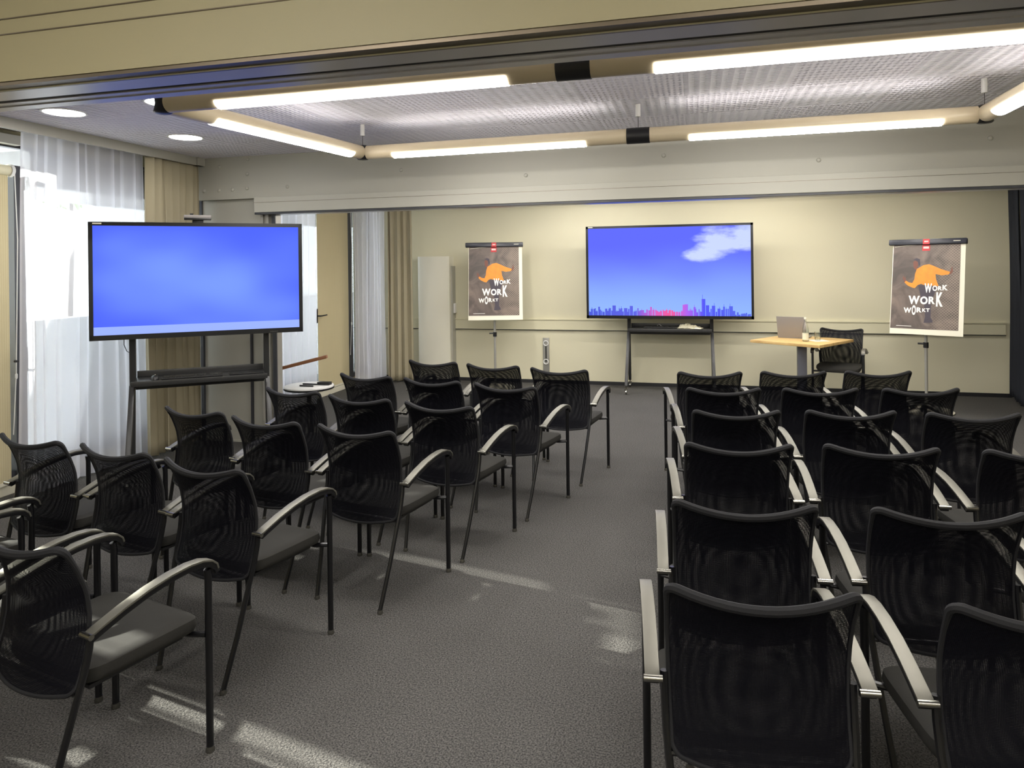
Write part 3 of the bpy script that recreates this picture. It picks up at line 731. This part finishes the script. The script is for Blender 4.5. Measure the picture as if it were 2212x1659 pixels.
# ------------------------------------------------------------------ displays on rolling stands
def make_display(nameL, labelS, loc, rz, w, z0, z1, posts, shelf_z, screen, sky=False, legspan=0.30, standback=0.12, rearspan=0.25):
    s = thing('rolling_display', nameL, 'screen', loc, rz)
    sb = standback
    for px in posts:
        sg = -1 if px < 0 else 1
        MB().box(px-0.022, sb-0.03, shelf_z-0.07, px+0.022, sb+0.03, z1-0.25).build('post', M['standmetal'], s, True, 0.006)
        for fy in (-1, 1):
            foot = Vector((px + sg*0.02, sb + (-legspan if fy < 0 else rearspan), 0.105)); top = Vector((px + sg*0.004, sb + fy*0.02, shelf_z-0.05))
            ax = (top-foot).normalized()
            l = MB().obox((top+foot)/2, (1,0,0), ax.cross(Vector((1,0,0))), ax, 0.019, 0.026, (top-foot).length/2).build('leg', M['standmetal'], s, True, 0.006)
            cst = MB()
            cst.tube([foot + Vector((-0.010,0,-0.075)), foot + Vector((0.010,0,-0.075))], 0.03, 14)
            cst.box(foot.x-0.02, foot.y-0.012, 0.04, foot.x-0.014, foot.y+0.012, 0.075); cst.box(foot.x+0.014, foot.y-0.012, 0.04, foot.x+0.02, foot.y+0.012, 0.075)
            cst.box(foot.x-0.02, foot.y-0.014, 0.068, foot.x+0.02, foot.y+0.014, 0.078); cst.tube([foot + Vector((0,0,-0.03)), foot + Vector((0,0,0.01))], 0.008, 8)
            cst.build('castor', M['chrome'], l, True)
    x0, x1 = posts
    sh = MB().box(x0+0.02, sb-0.15, shelf_z-0.012, x1-0.02, sb+0.10, shelf_z)
    sh.box(x0+0.02, sb+0.085, shelf_z, x1-0.02, sb+0.10, shelf_z+0.05); sh.box(x0+0.0, sb-0.165, shelf_z-0.04, x1, sb-0.148, shelf_z)
    sh.build('shelf', M['standmetal'], s, True, 0.003)
    MB().box(x0+0.02, sb-0.015, shelf_z-0.085, x1-0.02, sb+0.015, shelf_z-0.045).build('crossbar', M['standmetal'], s, True, 0.004)
    MB().box(-w*0.2, sb-0.045, (z0+z1)/2-0.2, w*0.2, sb-0.02, (z0+z1)/2+0.2).build('mounting_plate', M['standmetal'], s, False)
    d0 = s
    body = MB().box(-w/2, 0.0, z0, w/2, 0.055, z1); body.box(-w*0.35, 0.05, z0+0.12, w*0.35, 0.075, z1-0.12)
    d = body.build('screen_housing', M['bezel'], d0, True, 0.004)
    bz = 0.029
    fr = MB(); fr.box(-w/2, -0.008, z1-bz, w/2, 0.002, z1); fr.box(-w/2, -0.008, z0, w/2, 0.002, z0+bz*1.35)
    fr.box(-w/2, -0.008, z0, -w/2+bz, 0.002, z1); fr.box(w/2-bz, -0.008, z0, w/2, 0.002, z1)
    fr.build('bezel', M['bezel'], d, False)
    xa, xb, za, zb = -w/2+bz, w/2-bz, z0+bz*1.35, z1-bz
    pic = MB().sheet(lambda u, v: (xa+(xb-xa)*u, -0.002, za+(zb-za)*v), 4, 4, lambda u, v: (u, v)).build('picture', screen, d, False, 0, False)
    MB().box(w/2-0.26, -0.011, z0+0.006, w/2-0.20, -0.007, z0+0.018).build('button_row', M['standmetal'], d, False)
    MB().box(-w/2+0.03, -0.0095, z1-0.018, -w/2+0.09, -0.0075, z1-0.008).build('maker_mark', M['whitebase'], d, False)
    if sky:
        rnd = random.Random(4); mb = MB(); x = xa + 0.002
        tall = {0.06: 0.10, 0.155: 0.115, 0.235: 0.085, 0.262: 0.11, 0.39: 0.10, 0.60: 0.125, 0.61: 0.13, 0.655: 0.10, 0.715: 0.19, 0.738: 0.12, 0.775: 0.115, 0.835: 0.105, 0.87: 0.11}
        H_ = zb - za
        while x < xb - 0.03:
            f = (x - xa) / (xb - xa); wd = rnd.uniform(0.010, 0.030)
            h = rnd.uniform(0.025, 0.07) if 0.35 < f < 0.55 else rnd.uniform(0.04, 0.085)
            if f > 0.9: h = rnd.uniform(0.015, 0.05)
            for k, tv in tall.items():
                if abs(k - f) < 0.010: h = tv; wd = 0.022
            h *= H_
            mb.box(x, -0.0035, za, min(x+wd, xb), -0.0025, za+h)
            if rnd.random() < 0.35: mb.box(x+wd*0.4, -0.0035, za+h, x+wd*0.6, -0.0025, za+h*1.25)
            x += wd * rnd.choice((0.8, 1.0, 1.25))
        mb.build('skyline', M['skyline'], d, False)
    return s, d
S1, D1 = make_display('large wall-like screen on a rolling stand at left showing plain blue', 'graphite rolling stand carrying the plain blue screen at left', (-3.813, 4.735, 0), math.radians(37.1), 1.555, 1.125, 2.030, (-0.503, 0.49), 0.80, M['scr_plain'], legspan=0.25, standback=0.125, rearspan=0.10)
S2, D2_ = make_display('large screen in front of the back wall showing a sky with a city skyline', 'graphite rolling stand carrying the skyline screen by the back wall', (-0.332, 9.02, 0), 0, 2.07, 0.955, 2.150, (-0.505, 0.535), 0.825, M['scr_sky'], True, legspan=0.31, standback=0.18)
# loose cable below the left screen
def on_display(loc, rz, x, y, z):
    c, s_ = math.cos(rz), math.sin(rz); return (loc[0] + x*c - y*s_, loc[1] + x*s_ + y*c, z)
RZ1 = math.radians(37.1); L1 = (-3.813, 4.735)
MB().tube([(-0.55, 0.03, 1.14), (-0.552, 0.04, 1.08), (-0.535, 0.05, 1.03), (-0.515, 0.07, 1.015)], 0.003, 6).build('cable', M['black'], D1)
# conference camera on top of the left screen
cm = thing('video_bar', 'flat grey video conference bar on top of the plain blue screen', 'webcam', on_display(L1, RZ1, -0.02, 0.02, 2.030), RZ1)
MB().box(-0.10, -0.03, 0.028, 0.10, 0.05, 0.062).build('body', M['laptop'], cm, True, 0.006)
MB().box(-0.098, -0.036, 0.020, 0.098, -0.028, 0.040).build('lens_band', M['bezel'], cm, True, 0.002)
MB().box(-0.04, -0.01, 0.0, 0.04, 0.03, 0.028).build('foot', M['black'], cm, True, 0.002)
MB().tube([(-0.045, 0.0, 0.062), (-0.045, 0.0, 0.075)], 0.013, 12).build('knob', M['black'], cm)

def keyboard(label, loc, rz, w=0.44, mat='black'):
    k = thing('keyboard', label, 'keyboard', loc, rz, 'keyboards on the stands')
    MB().box(-w/2, -0.065, 0, w/2, 0.065, 0.014).build('base', M['black'], k, True, 0.003)
    ky = MB()
    for r_ in range(5):
        for c in range(19):
            if c in (14,): continue
            x = -w/2+0.012 + c*(w-0.02)/19; y = -0.056 + r_*0.0225
            ky.box(x, y, 0.014, x+(w-0.02)/19*0.82, y+0.019, 0.0195)
    ky.build('keys', M['standmetal'], k, False); return k
def mouse(label, loc, rz):
    m_ = thing('computer_mouse', label, 'mouse', loc, rz)
    mb = MB(); vs = []; fs = []; n = 16; K = 6
    for k in range(K+1):
        a = k/K*PI/2
        for i in range(n):
            t_ = 2*PI*i/n; vs.append((0.030*math.cos(t_)*math.cos(a)**0.6 if k < K else 0, 0.052*math.sin(t_)*math.cos(a)**0.6 if k < K else 0, 0.034*math.sin(a)))
    for k in range(K):
        for i in range(n): fs.append((k*n+i, k*n+(i+1)%n, (k+1)*n+(i+1)%n, (k+1)*n+i))
    mb.add(vs, fs).build('shell', M['black'], m_); MB().tube([(0,0.022,0.033),(0,0.034,0.031)], 0.004, 8).build('scroll_wheel', M['chrome'], m_)
keyboard('black keyboard lying on the shelf under the plain blue screen', on_display(L1, RZ1, -0.07, 0.02, 0.8005), RZ1)
mouse('black mouse at the left end of the keyboard under the plain blue screen', on_display(L1, RZ1, -0.34, 0.02, 0.8005), RZ1)
tb = MB().box(-0.13, -0.05, 0, 0.13, 0.05, 0.012).build('tablet', M['black'], None, True, 0.003)
tag(tb, 'thin black tablet on the right of the shelf under the plain blue screen', 'tablet'); tb.location = on_display(L1, RZ1, 0.33, 0.02, 0.8008); tb.rotation_euler = (0, 0, RZ1)
L2 = (-0.332, 9.02)
keyboard('black keyboard lying on the shelf under the skyline screen', (L2[0]-0.10, L2[1]+0.16, 0.8258), 0)
# crumpled cloth beside it
rnd = random.Random(11); mb = MB(); nn = 22
def cl(u, v):
    x = (u-0.5)*0.30 + 0.01*math.sin(v*17); y = (v-0.5)*0.15
    e = max(0, 1 - (2*u-1)**2) * max(0, 1 - (2*v-1)**2)
    return (x, y, 0.003 + 0.075*e**0.6*(0.6 + 0.4*math.sin(u*23 + v*9)*math.cos(v*19 + u*5)) * (1.2 - u*0.8))
o = mb.sheet(cl, 28, 16).build('crumpled_cloth', M['cloth'], None, True, 0, False)
md = o.modifiers.new('cloth thickness', 'SOLIDIFY'); md.thickness = 0.003
tag(o, 'crumpled white cloth on the shelf under the skyline screen', 'cloth'); o.location = (L2[0]+0.27, L2[1]+0.11, 0.828); o.rotation_euler = (0, 0, -0.25)
cb = MB().tube([(-0.06,0,0.003),(-0.03,0.01,0.004),(-0.02,0.02,0.035),(0.0,0.015,0.04),(0.02,0.01,0.02),(0.05,0,0.004)], 0.003, 6).build('coiled_cable', M['white'], None)
tag(cb, 'thin looped cable behind the keyboard under the skyline screen', 'cable'); cb.location = (L2[0]-0.12, L2[1]+0.233, 0.8258)

# ------------------------------------------------------------------ flip charts
def text_mesh(parts, name, mat, parent, depth=0.0006):
    """parts: (char, x, z, width, height, turn) in the board's xz-plane, built into one mesh of flat letters"""
    dg = bpy.context.evaluated_depsgraph_get(); mb = MB()
    for chh, x, z, w, h, rot in parts:
        cu = bpy.data.curves.new('glyph', 'FONT'); cu.body = chh; cu.size = 1.0; cu.resolution_u = 4; cu.offset = 0.042
        to = bpy.data.objects.new('glyph', cu); C.objects.link(to)
        dg.update(); me = bpy.data.meshes.new_from_object(to.evaluated_get(dg), depsgraph=dg)
        C.objects.unlink(to); bpy.data.objects.remove(to); 
        xs = [v.co.x for v in me.vertices]; ys = [v.co.y for v in me.vertices]
        if not xs: continue
        x0, x1, y0, y1 = min(xs), max(xs), min(ys), max(ys); c, s_ = math.cos(rot), math.sin(rot)
        vs = []
        for v in me.vertices:
            a = (v.co.x-x0)/(x1-x0)*w; b = (v.co.y-y0)/(y1-y0)*h
            vs.append((x + a*c - b*s_, 0, z + a*s_ + b*c))
        mb.add(vs, [tuple(p.vertices) for p in me.polygons]); bpy.data.meshes.remove(me)
    return mb.build(name, mat, parent, False, 0, False)
def flat(poly, y, name, mat, parent):
    o = MB().prism(poly, y, y+0.0004).build(name, mat, parent, False); return o
def flipchart(label, loc, rz, group, W=0.79, zt=1.965):
    f = thing('flip_chart', label, 'flip chart', loc, rz, group)
    MB().lathe([(0.26,0),(0.265,0.012),(0.24,0.028),(0.06,0.045),(0.022,0.06)], n=36).build('base', M['whitebase'], f)
    p = MB().tube([(0,0,0.05),(0,0,1.2)], 0.016, 14).build('pole', M['railalu'], f)
    p.name = 'pole'
    c = MB().tube([(0,0,0.70),(0,0,0.76)], 0.026, 14); c.tube([(-0.02,-0.01,0.745),(-0.075,-0.02,0.745)], 0.010, 8); c.build('clamp', M['black'], f)
    # board leaning back
    e = math.radians(12)
    b = MB().box(-0.34, 0.002, -1.0, 0.34, 0.018, 0.0).build('board', M['white'], f, True, 0.004)
    def place(o_): o_.location = (0, 0.13, zt); o_.rotation_euler = (-e, 0, 0); return o_
    place(b)
    cbar = place(MB().box(-W/2, -0.035, -0.058, W/2, 0.022, 0.005).build('clip_bar', M['navy'], f, True, 0.012))
    ph = 1.06
    pad = MB().box(-W/2+0.045, -0.008, -ph, W/2-0.015, 0.001, -0.03).build('paper_pad', M['paper'], f, False); place(pad)
    ps = MB().box(-W/2+0.05, -0.0095, -ph+0.06, W/2-0.06, -0.0085, -0.045).build('poster', M['poster'], f, False); place(ps)
    # printed artwork (flat shapes on the poster), coordinates as fractions of the sheet
    xa, xb, za, zb = -W/2+0.05, W/2-0.06, -ph+0.06, -0.045
    def P(u, v): return (xa + (xb-xa)*u, zb - (zb-za)*v)
    art = MB()
    jac = [(0.37,0.30),(0.47,0.255),(0.55,0.245),(0.62,0.265),(0.72,0.30),(0.82,0.325),(0.86,0.335),(0.84,0.365),(0.74,0.375),(0.65,0.36),(0.66,0.42),(0.69,0.48),(0.70,0.50),
           (0.60,0.495),(0.50,0.49),(0.44,0.475),(0.39,0.49),(0.35,0.525),(0.31,0.52),(0.24,0.495),(0.19,0.46),(0.205,0.435),(0.26,0.46),(0.31,0.465),(0.34,0.42),(0.345,0.36)]
    art.prism([P(*q) for q in jac], -0.0104, -0.0097)
    art.build('printed_jacket', M['orange'], ps, False)
    for nm_, pg in (('printed_face', [(0.31,0.215),(0.345,0.20),(0.38,0.215),(0.385,0.26),(0.37,0.30),(0.345,0.31),(0.32,0.28)]),
                    ('printed_hand', [(0.86,0.335),(0.875,0.30),(0.885,0.265),(0.895,0.30),(0.90,0.33),(0.875,0.36),(0.845,0.365)]),
                    ('printed_hand', [(0.19,0.46),(0.16,0.41),(0.165,0.375),(0.185,0.41),(0.20,0.385),(0.205,0.41),(0.215,0.44)])):
        MB().prism([P(*q) for q in pg], -0.0104, -0.0097).build(nm_, M['skin'], ps, False)
    tr = MB()
    tr.prism([P(*q) for q in [(0.40,0.49),(0.68,0.50),(0.64,0.60),(0.60,0.70),(0.60,0.86),(0.63,0.90),(0.63,0.92),(0.50,0.925),(0.52,0.86),(0.50,0.72),(0.44,0.62)]], -0.0101, -0.0096)
    hr = MB(); hr.prism([P(*q) for q in [(0.31,0.19),(0.36,0.17),(0.41,0.185),(0.42,0.25),(0.40,0.27),(0.385,0.22),(0.345,0.20)]], -0.0101, -0.0096)
    hr.build('printed_hair', M['trouser'], ps, False); tr.build('printed_trousers', M['trouser'], ps, False)
    sc = (xb-xa)
    def LT(chh, u, v, w, h, rot=0): x, z = P(u, v); return (chh, x, z, w*sc, h*(zb-za), rot)
    lt = [LT('W',0.495,0.577,0.110,0.107),LT('O',0.612,0.556,0.072,0.062),LT('R',0.692,0.548,0.060,0.048),LT('K',0.757,0.547,0.078,0.062),
          LT('W',0.262,0.715,0.170,0.100),LT('O',0.438,0.713,0.112,0.092),LT('R',0.562,0.708,0.095,0.086),LT('K',0.672,0.735,0.098,0.165),
          LT('W',0.195,0.817,0.118,0.062),LT('O',0.318,0.840,0.062,0.115),LT('R',0.390,0.808,0.076,0.058),LT('K',0.474,0.800,0.056,0.040),LT('T',0.530,0.798,0.054,0.040)]
    text_mesh(lt, 'printed_lettering', M['letters'], ps).location = (0, -0.0108, 0)
    MB().box(P(0.44,0)[0], -0.0104, P(0,0.085)[1], P(0.555,0)[0], -0.0097, -0.030).build('printed_red_flag', M['red'], ps, False)
    MB().box(P(0.455,0)[0], -0.0108, P(0,0.06)[1], P(0.54,0)[0], -0.0103, P(0,0.035)[1]).build('printed_flag_mark', M['pinkish'], ps, False)
    MB().box(P(0.09,0)[0], -0.0104, P(0,0.972)[1], P(0.32,0)[0], -0.0097, P(0,0.967)[1]).build('printed_small_line', M['letters'], ps, False)
    MB().box(-0.035, -0.0375, -0.058, 0.030, -0.034, 0.0).build('red_tag', M['red'], cbar, False)
    MB().box(-0.022, -0.0385, -0.036, 0.018, -0.037, -0.020).build('tag_mark', M['pinkish'], cbar, False)
    MB().box(W/2-0.125, -0.0365, -0.030, W/2-0.06, -0.0345, -0.022).build('maker_mark', M['whitebase'], cbar, False)
    MB().tube([(-W/2+0.06, -0.0105, -0.078),(0.0, -0.0108, -0.046)], 0.0025, 5).build('paper_crease', M['paper'], ps)
    return f
flipchart('flip chart with orange-jacket poster, between the tall white cabinet and the skyline screen', (-2.62, 9.02, 0), math.radians(14), 'flip charts with posters')
flipchart('flip chart with orange-jacket poster, at the right of the small oak table', (2.44, 8.50, 0), math.radians(-28), 'flip charts with posters', 0.76, 1.885)

# ------------------------------------------------------------------ small table, laptop, bottle, glass
TA = math.radians(-35); TC = (1.20, 8.70)
tbl = thing('side_table', 'small square table with pale oak top and grey column by the back wall', 'table', (TC[0], TC[1], 0), TA)
MB().box(-0.415, -0.415, 0.718, 0.415, 0.415, 0.75).build('tabletop', M['oak'], tbl, True, 0.003)
MB().box(-0.05, -0.05, 0.02, 0.05, 0.05, 0.705).build('column', plain('blue_grey_steel', rgb(120, 121, 132), 0.35, metal=0.3), tbl, True, 0.006).rotation_euler = (0, 0, -TA)
MB().box(-0.25, -0.03, 0.70, 0.25, 0.03, 0.718).box(-0.03, -0.25, 0.70, 0.03, 0.25, 0.718).build('top_bracket', M['black'], tbl, False)
MB().box(-0.035, -0.33, 0.0, 0.035, 0.33, 0.02).build('foot_bar', M['standmetal'], tbl, True, 0.004)
lp = thing('laptop', 'open grey laptop seen from behind its lid on the small oak table', 'laptop', (1.115, 8.83, 0.75), math.radians(-22))
MB().box(-0.165, 0.0, 0.001, 0.165, 0.23, 0.017).build('base', M['laptop'], lp, True, 0.004)
ky = MB()
for r_ in range(5):
    for c in range(14): ky.box(-0.145 + c*0.0208, 0.05 + r_*0.021, 0.0165, -0.145 + c*0.0208 + 0.017, 0.05 + r_*0.021 + 0.017, 0.0182)
ky.build('keys', M['black'], lp, False)
ld = MB().box(-0.165, -0.007, 0.0, 0.165, 0.0, 0.255).build('lid', M['laptop'], lp, True, 0.003)
ld.location = (0, 0.004, 0.014); ld.rotation_euler = (math.radians(14), 0, 0)
MB().box(-0.155, 0.0002, 0.012, 0.155, 0.001, 0.245).build('screen', M['bezel'], ld, False)
bt = thing('water_bottle', 'clear glass water bottle with a pale label in front of the laptop', 'bottle', (1.215, 8.50, 0.75))
MB().lathe([(0.030,0.001),(0.034,0.006),(0.034,0.135),(0.031,0.160),(0.019,0.205),(0.0135,0.235),(0.0135,0.255)], n=24).build('glass_body', M['bottleglass'], bt)
MB().lathe([(0.0305,0.004),(0.0325,0.03),(0.0325,0.12),(0.001,0.121)], n=24).build('water', mk_glass('water', 0.02, 0.2), bt)
MB().lathe([(0.0346,0.022),(0.0346,0.098),(0.0342,0.098),(0.0342,0.022)], n=24).build('paper_label', M['label'], bt)
MB().lathe([(0.0155,0.252),(0.0155,0.274),(0.013,0.277)], n=18).build('cap', M['whitebase'], bt)
np_ = MB().box(-0.09, -0.09, 0, 0.09, 0.09, 0.002).build('paper_napkin', M['paper'], None, False)
tag(np_, 'square white napkin under the drinking glass on the oak table', 'napkin'); np_.location = (1.37, 8.60, 0.75); np_.rotation_euler = (0, 0, 0.3)
gl = MB().lathe([(0.026,0.0),(0.030,0.003),(0.034,0.05),(0.037,0.098),(0.0345,0.098),(0.031,0.05),(0.027,0.008),(0.001,0.007)], n=24).build('drinking_glass', M['bottleglass'], None)
tag(gl, 'clear drinking glass standing on the napkin beside the bottle', 'glass'); gl.location = (1.36, 8.61, 0.752)

# ------------------------------------------------------------------ tall white cabinet, wall rail
cab = thing('tall_cabinet', 'tall white curved-front cabinet against the back wall beside the drape', 'cabinet', (-3.63, BACK, 0))
n = 20; pf = [(-0.24, -0.20)] + [(-0.24 + 0.48*i/n, -0.20 - 0.075*math.sin(PI*i/n)**0.8) for i in range(1, n)] + [(0.24, -0.20), (0.24, -0.005), (-0.24, -0.005)]
vs = [(x, y, 0.05) for x, y in pf] + [(x, y, 1.80) for x, y in pf]; k = len(pf)
MB().add(vs, [tuple(reversed(range(k))), tuple(range(k, 2*k))] + [(i, (i+1)%k, (i+1)%k+k, i+k) for i in range(k)]).build('body', M['whitecab'], cab)
MB().box(0.241, -0.14, 0.06, 0.262, -0.002, 1.66).build('side_panel', M['beam'], cab, False)
MB().box(0.262, -0.10, 0.98, 0.285, -0.02, 1.12).build('control_box', M['white'], cab, True, 0.004)
MB().box(-0.22, -0.19, 0, 0.22, -0.02, 0.05).build('plinth', M['basedark'], cab, False)
wr = thing('wall_rail', 'short vertical grey rail with two white rings on the back wall', 'wall fitting', (-2.03, BACK, 0))
MB().box(-0.045, -0.02, 0.10, 0.045, 0, 0.635).build('rail', M['railalu'], wr, True, 0.003)
MB().box(-0.008, -0.024, 0.30, 0.008, -0.018, 0.52).build('slot', M['slot'], wr, False)
for z in (0.56, 0.30):
    r_ = MB().tube([(0.033*math.cos(2*PI*i/20), -0.028, z + 0.033*math.sin(2*PI*i/20)) for i in range(20)], 0.008, 8, closed=True).build('ring', M['white'], wr)

# ------------------------------------------------------------------ far section side pieces right of the jamb
rt = thing('round_side_table', 'low round white side table behind the partition jamb', 'table', (-3.78, 6.26, 0))
MB().lathe([(0.235,0.452),(0.245,0.458),(0.245,0.470),(0.24,0.473)], n=40).build('tabletop', M['white'], rt)
MB().lathe([(0.245,0.440),(0.248,0.444),(0.248,0.4515),(0.20,0.452)], n=40).build('rim', M['black'], rt)
MB().tube([(0,0,0.02),(0,0,0.445)], 0.022, 12).build('stem', M['alu'], rt)
MB().lathe([(0.19,0),(0.19,0.012),(0.03,0.022)], n=32).build('foot_plate', M['alu'], rt)
for i, (x, y, w, d, nm, lb_, ct) in enumerate(((-3.76, 6.18, 0.15, 0.02, 'marker_pen', 'black marker pen nearest the front on the round side table', 'pen'), (-3.78, 6.28, 0.16, 0.02, 'marker_pen', 'black marker pen lying behind the other on the round side table', 'pen'), (-3.64, 6.32, 0.13, 0.07, 'board_eraser', 'black board eraser on the right of the round side table', 'eraser'))):
    if nm == 'marker_pen': o = MB().tube([(-w/2,0,0.008),(w/2,0,0.008)], [0.008,0.007], 10).build(nm, M['black'], None)
    else: o = MB().box(-w/2,-d/2,0,w/2,d/2,0.03).build(nm, M['black'], None, True, 0.004)
    o.location = (x, y, 0.4735); tag(o, lb_, ct)
ls = thing('reading_stand', 'stand with a narrow sloping brown wooden top, poking out beside the jamb', 'stand', (-4.10, 6.02, 0))
tp = MB().box(0.0, -0.03, -0.02, 0.59, 0.03, 0.012).build('wooden_top', M['brownwood'], ls, True, 0.006); tp.location = (-0.03, 0.10, 0.632); tp.rotation_euler = (0, -math.atan2(0.135, 0.55), math.radians(14))
MB().tube([(0.0,0.05,0.02),(0.0,0.05,0.63)], 0.02, 12).build('column', M['alu'], ls)
MB().box(-0.09, -0.10, 0, 0.03, 0.26, 0.02).build('foot_plate', M['alu'], ls, True, 0.003)

# ------------------------------------------------------------------ light
wd = bpy.data.worlds.new('overcast_bright_sky'); bpy.context.scene.world = wd; wd.use_nodes = True
bg = wd.node_tree.nodes['Background']; bg.inputs[0].default_value = (0.86, 0.93, 1.0, 1); bg.inputs[1].default_value = 6.0
sun = bpy.data.lights.new('sun', 'SUN'); sun.energy = 21.0; sun.angle = math.radians(0.7); sun.color = (1.0, 0.95, 0.86)
so = bpy.data.objects.new('sun', sun); C.objects.link(so)
el = math.radians(28.0); az = math.radians(-11)
dv = Vector((math.cos(el)*math.cos(az), math.cos(el)*math.sin(az), -math.sin(el)))
so.rotation_euler = dv.to_track_quat('-Z', 'Y').to_euler(); so.location = (-12, 5, 7)

# ------------------------------------------------------------------ camera
cam = bpy.data.cameras.new('camera'); cam.sensor_fit = 'HORIZONTAL'; cam.sensor_width = 36
cam.lens = 1500.0/2212.0*36; cam.shift_y = -(829.5-573.0)/2212.0; cam.clip_start = 0.05
co = bpy.data.objects.new('camera', cam); C.objects.link(co)
co.location = (0, 0, 1.66)
yaw = math.atan(394/1500.0); roll = 0.0125
co.matrix_world = Matrix.Translation((0, 0, 1.66)) @ Matrix.Rotation(yaw, 4, 'Z') @ Matrix.Rotation(PI/2, 4, 'X') @ Matrix.Rotation(-roll, 4, 'Z')
sc = bpy.context.scene; sc.camera = co
sc.view_settings.view_transform = 'Standard'; sc.view_settings.look = 'None'; sc.view_settings.gamma = 1.0
sc.view_settings.exposure = 0.22; sc.view_settings.use_curve_mapping = False
sc.cycles.use_denoising = True
sc.cycles.max_bounces = 8; sc.cycles.diffuse_bounces = 5; sc.cycles.transparent_max_bounces = 40
sc.cycles.sample_clamp_indirect = 6
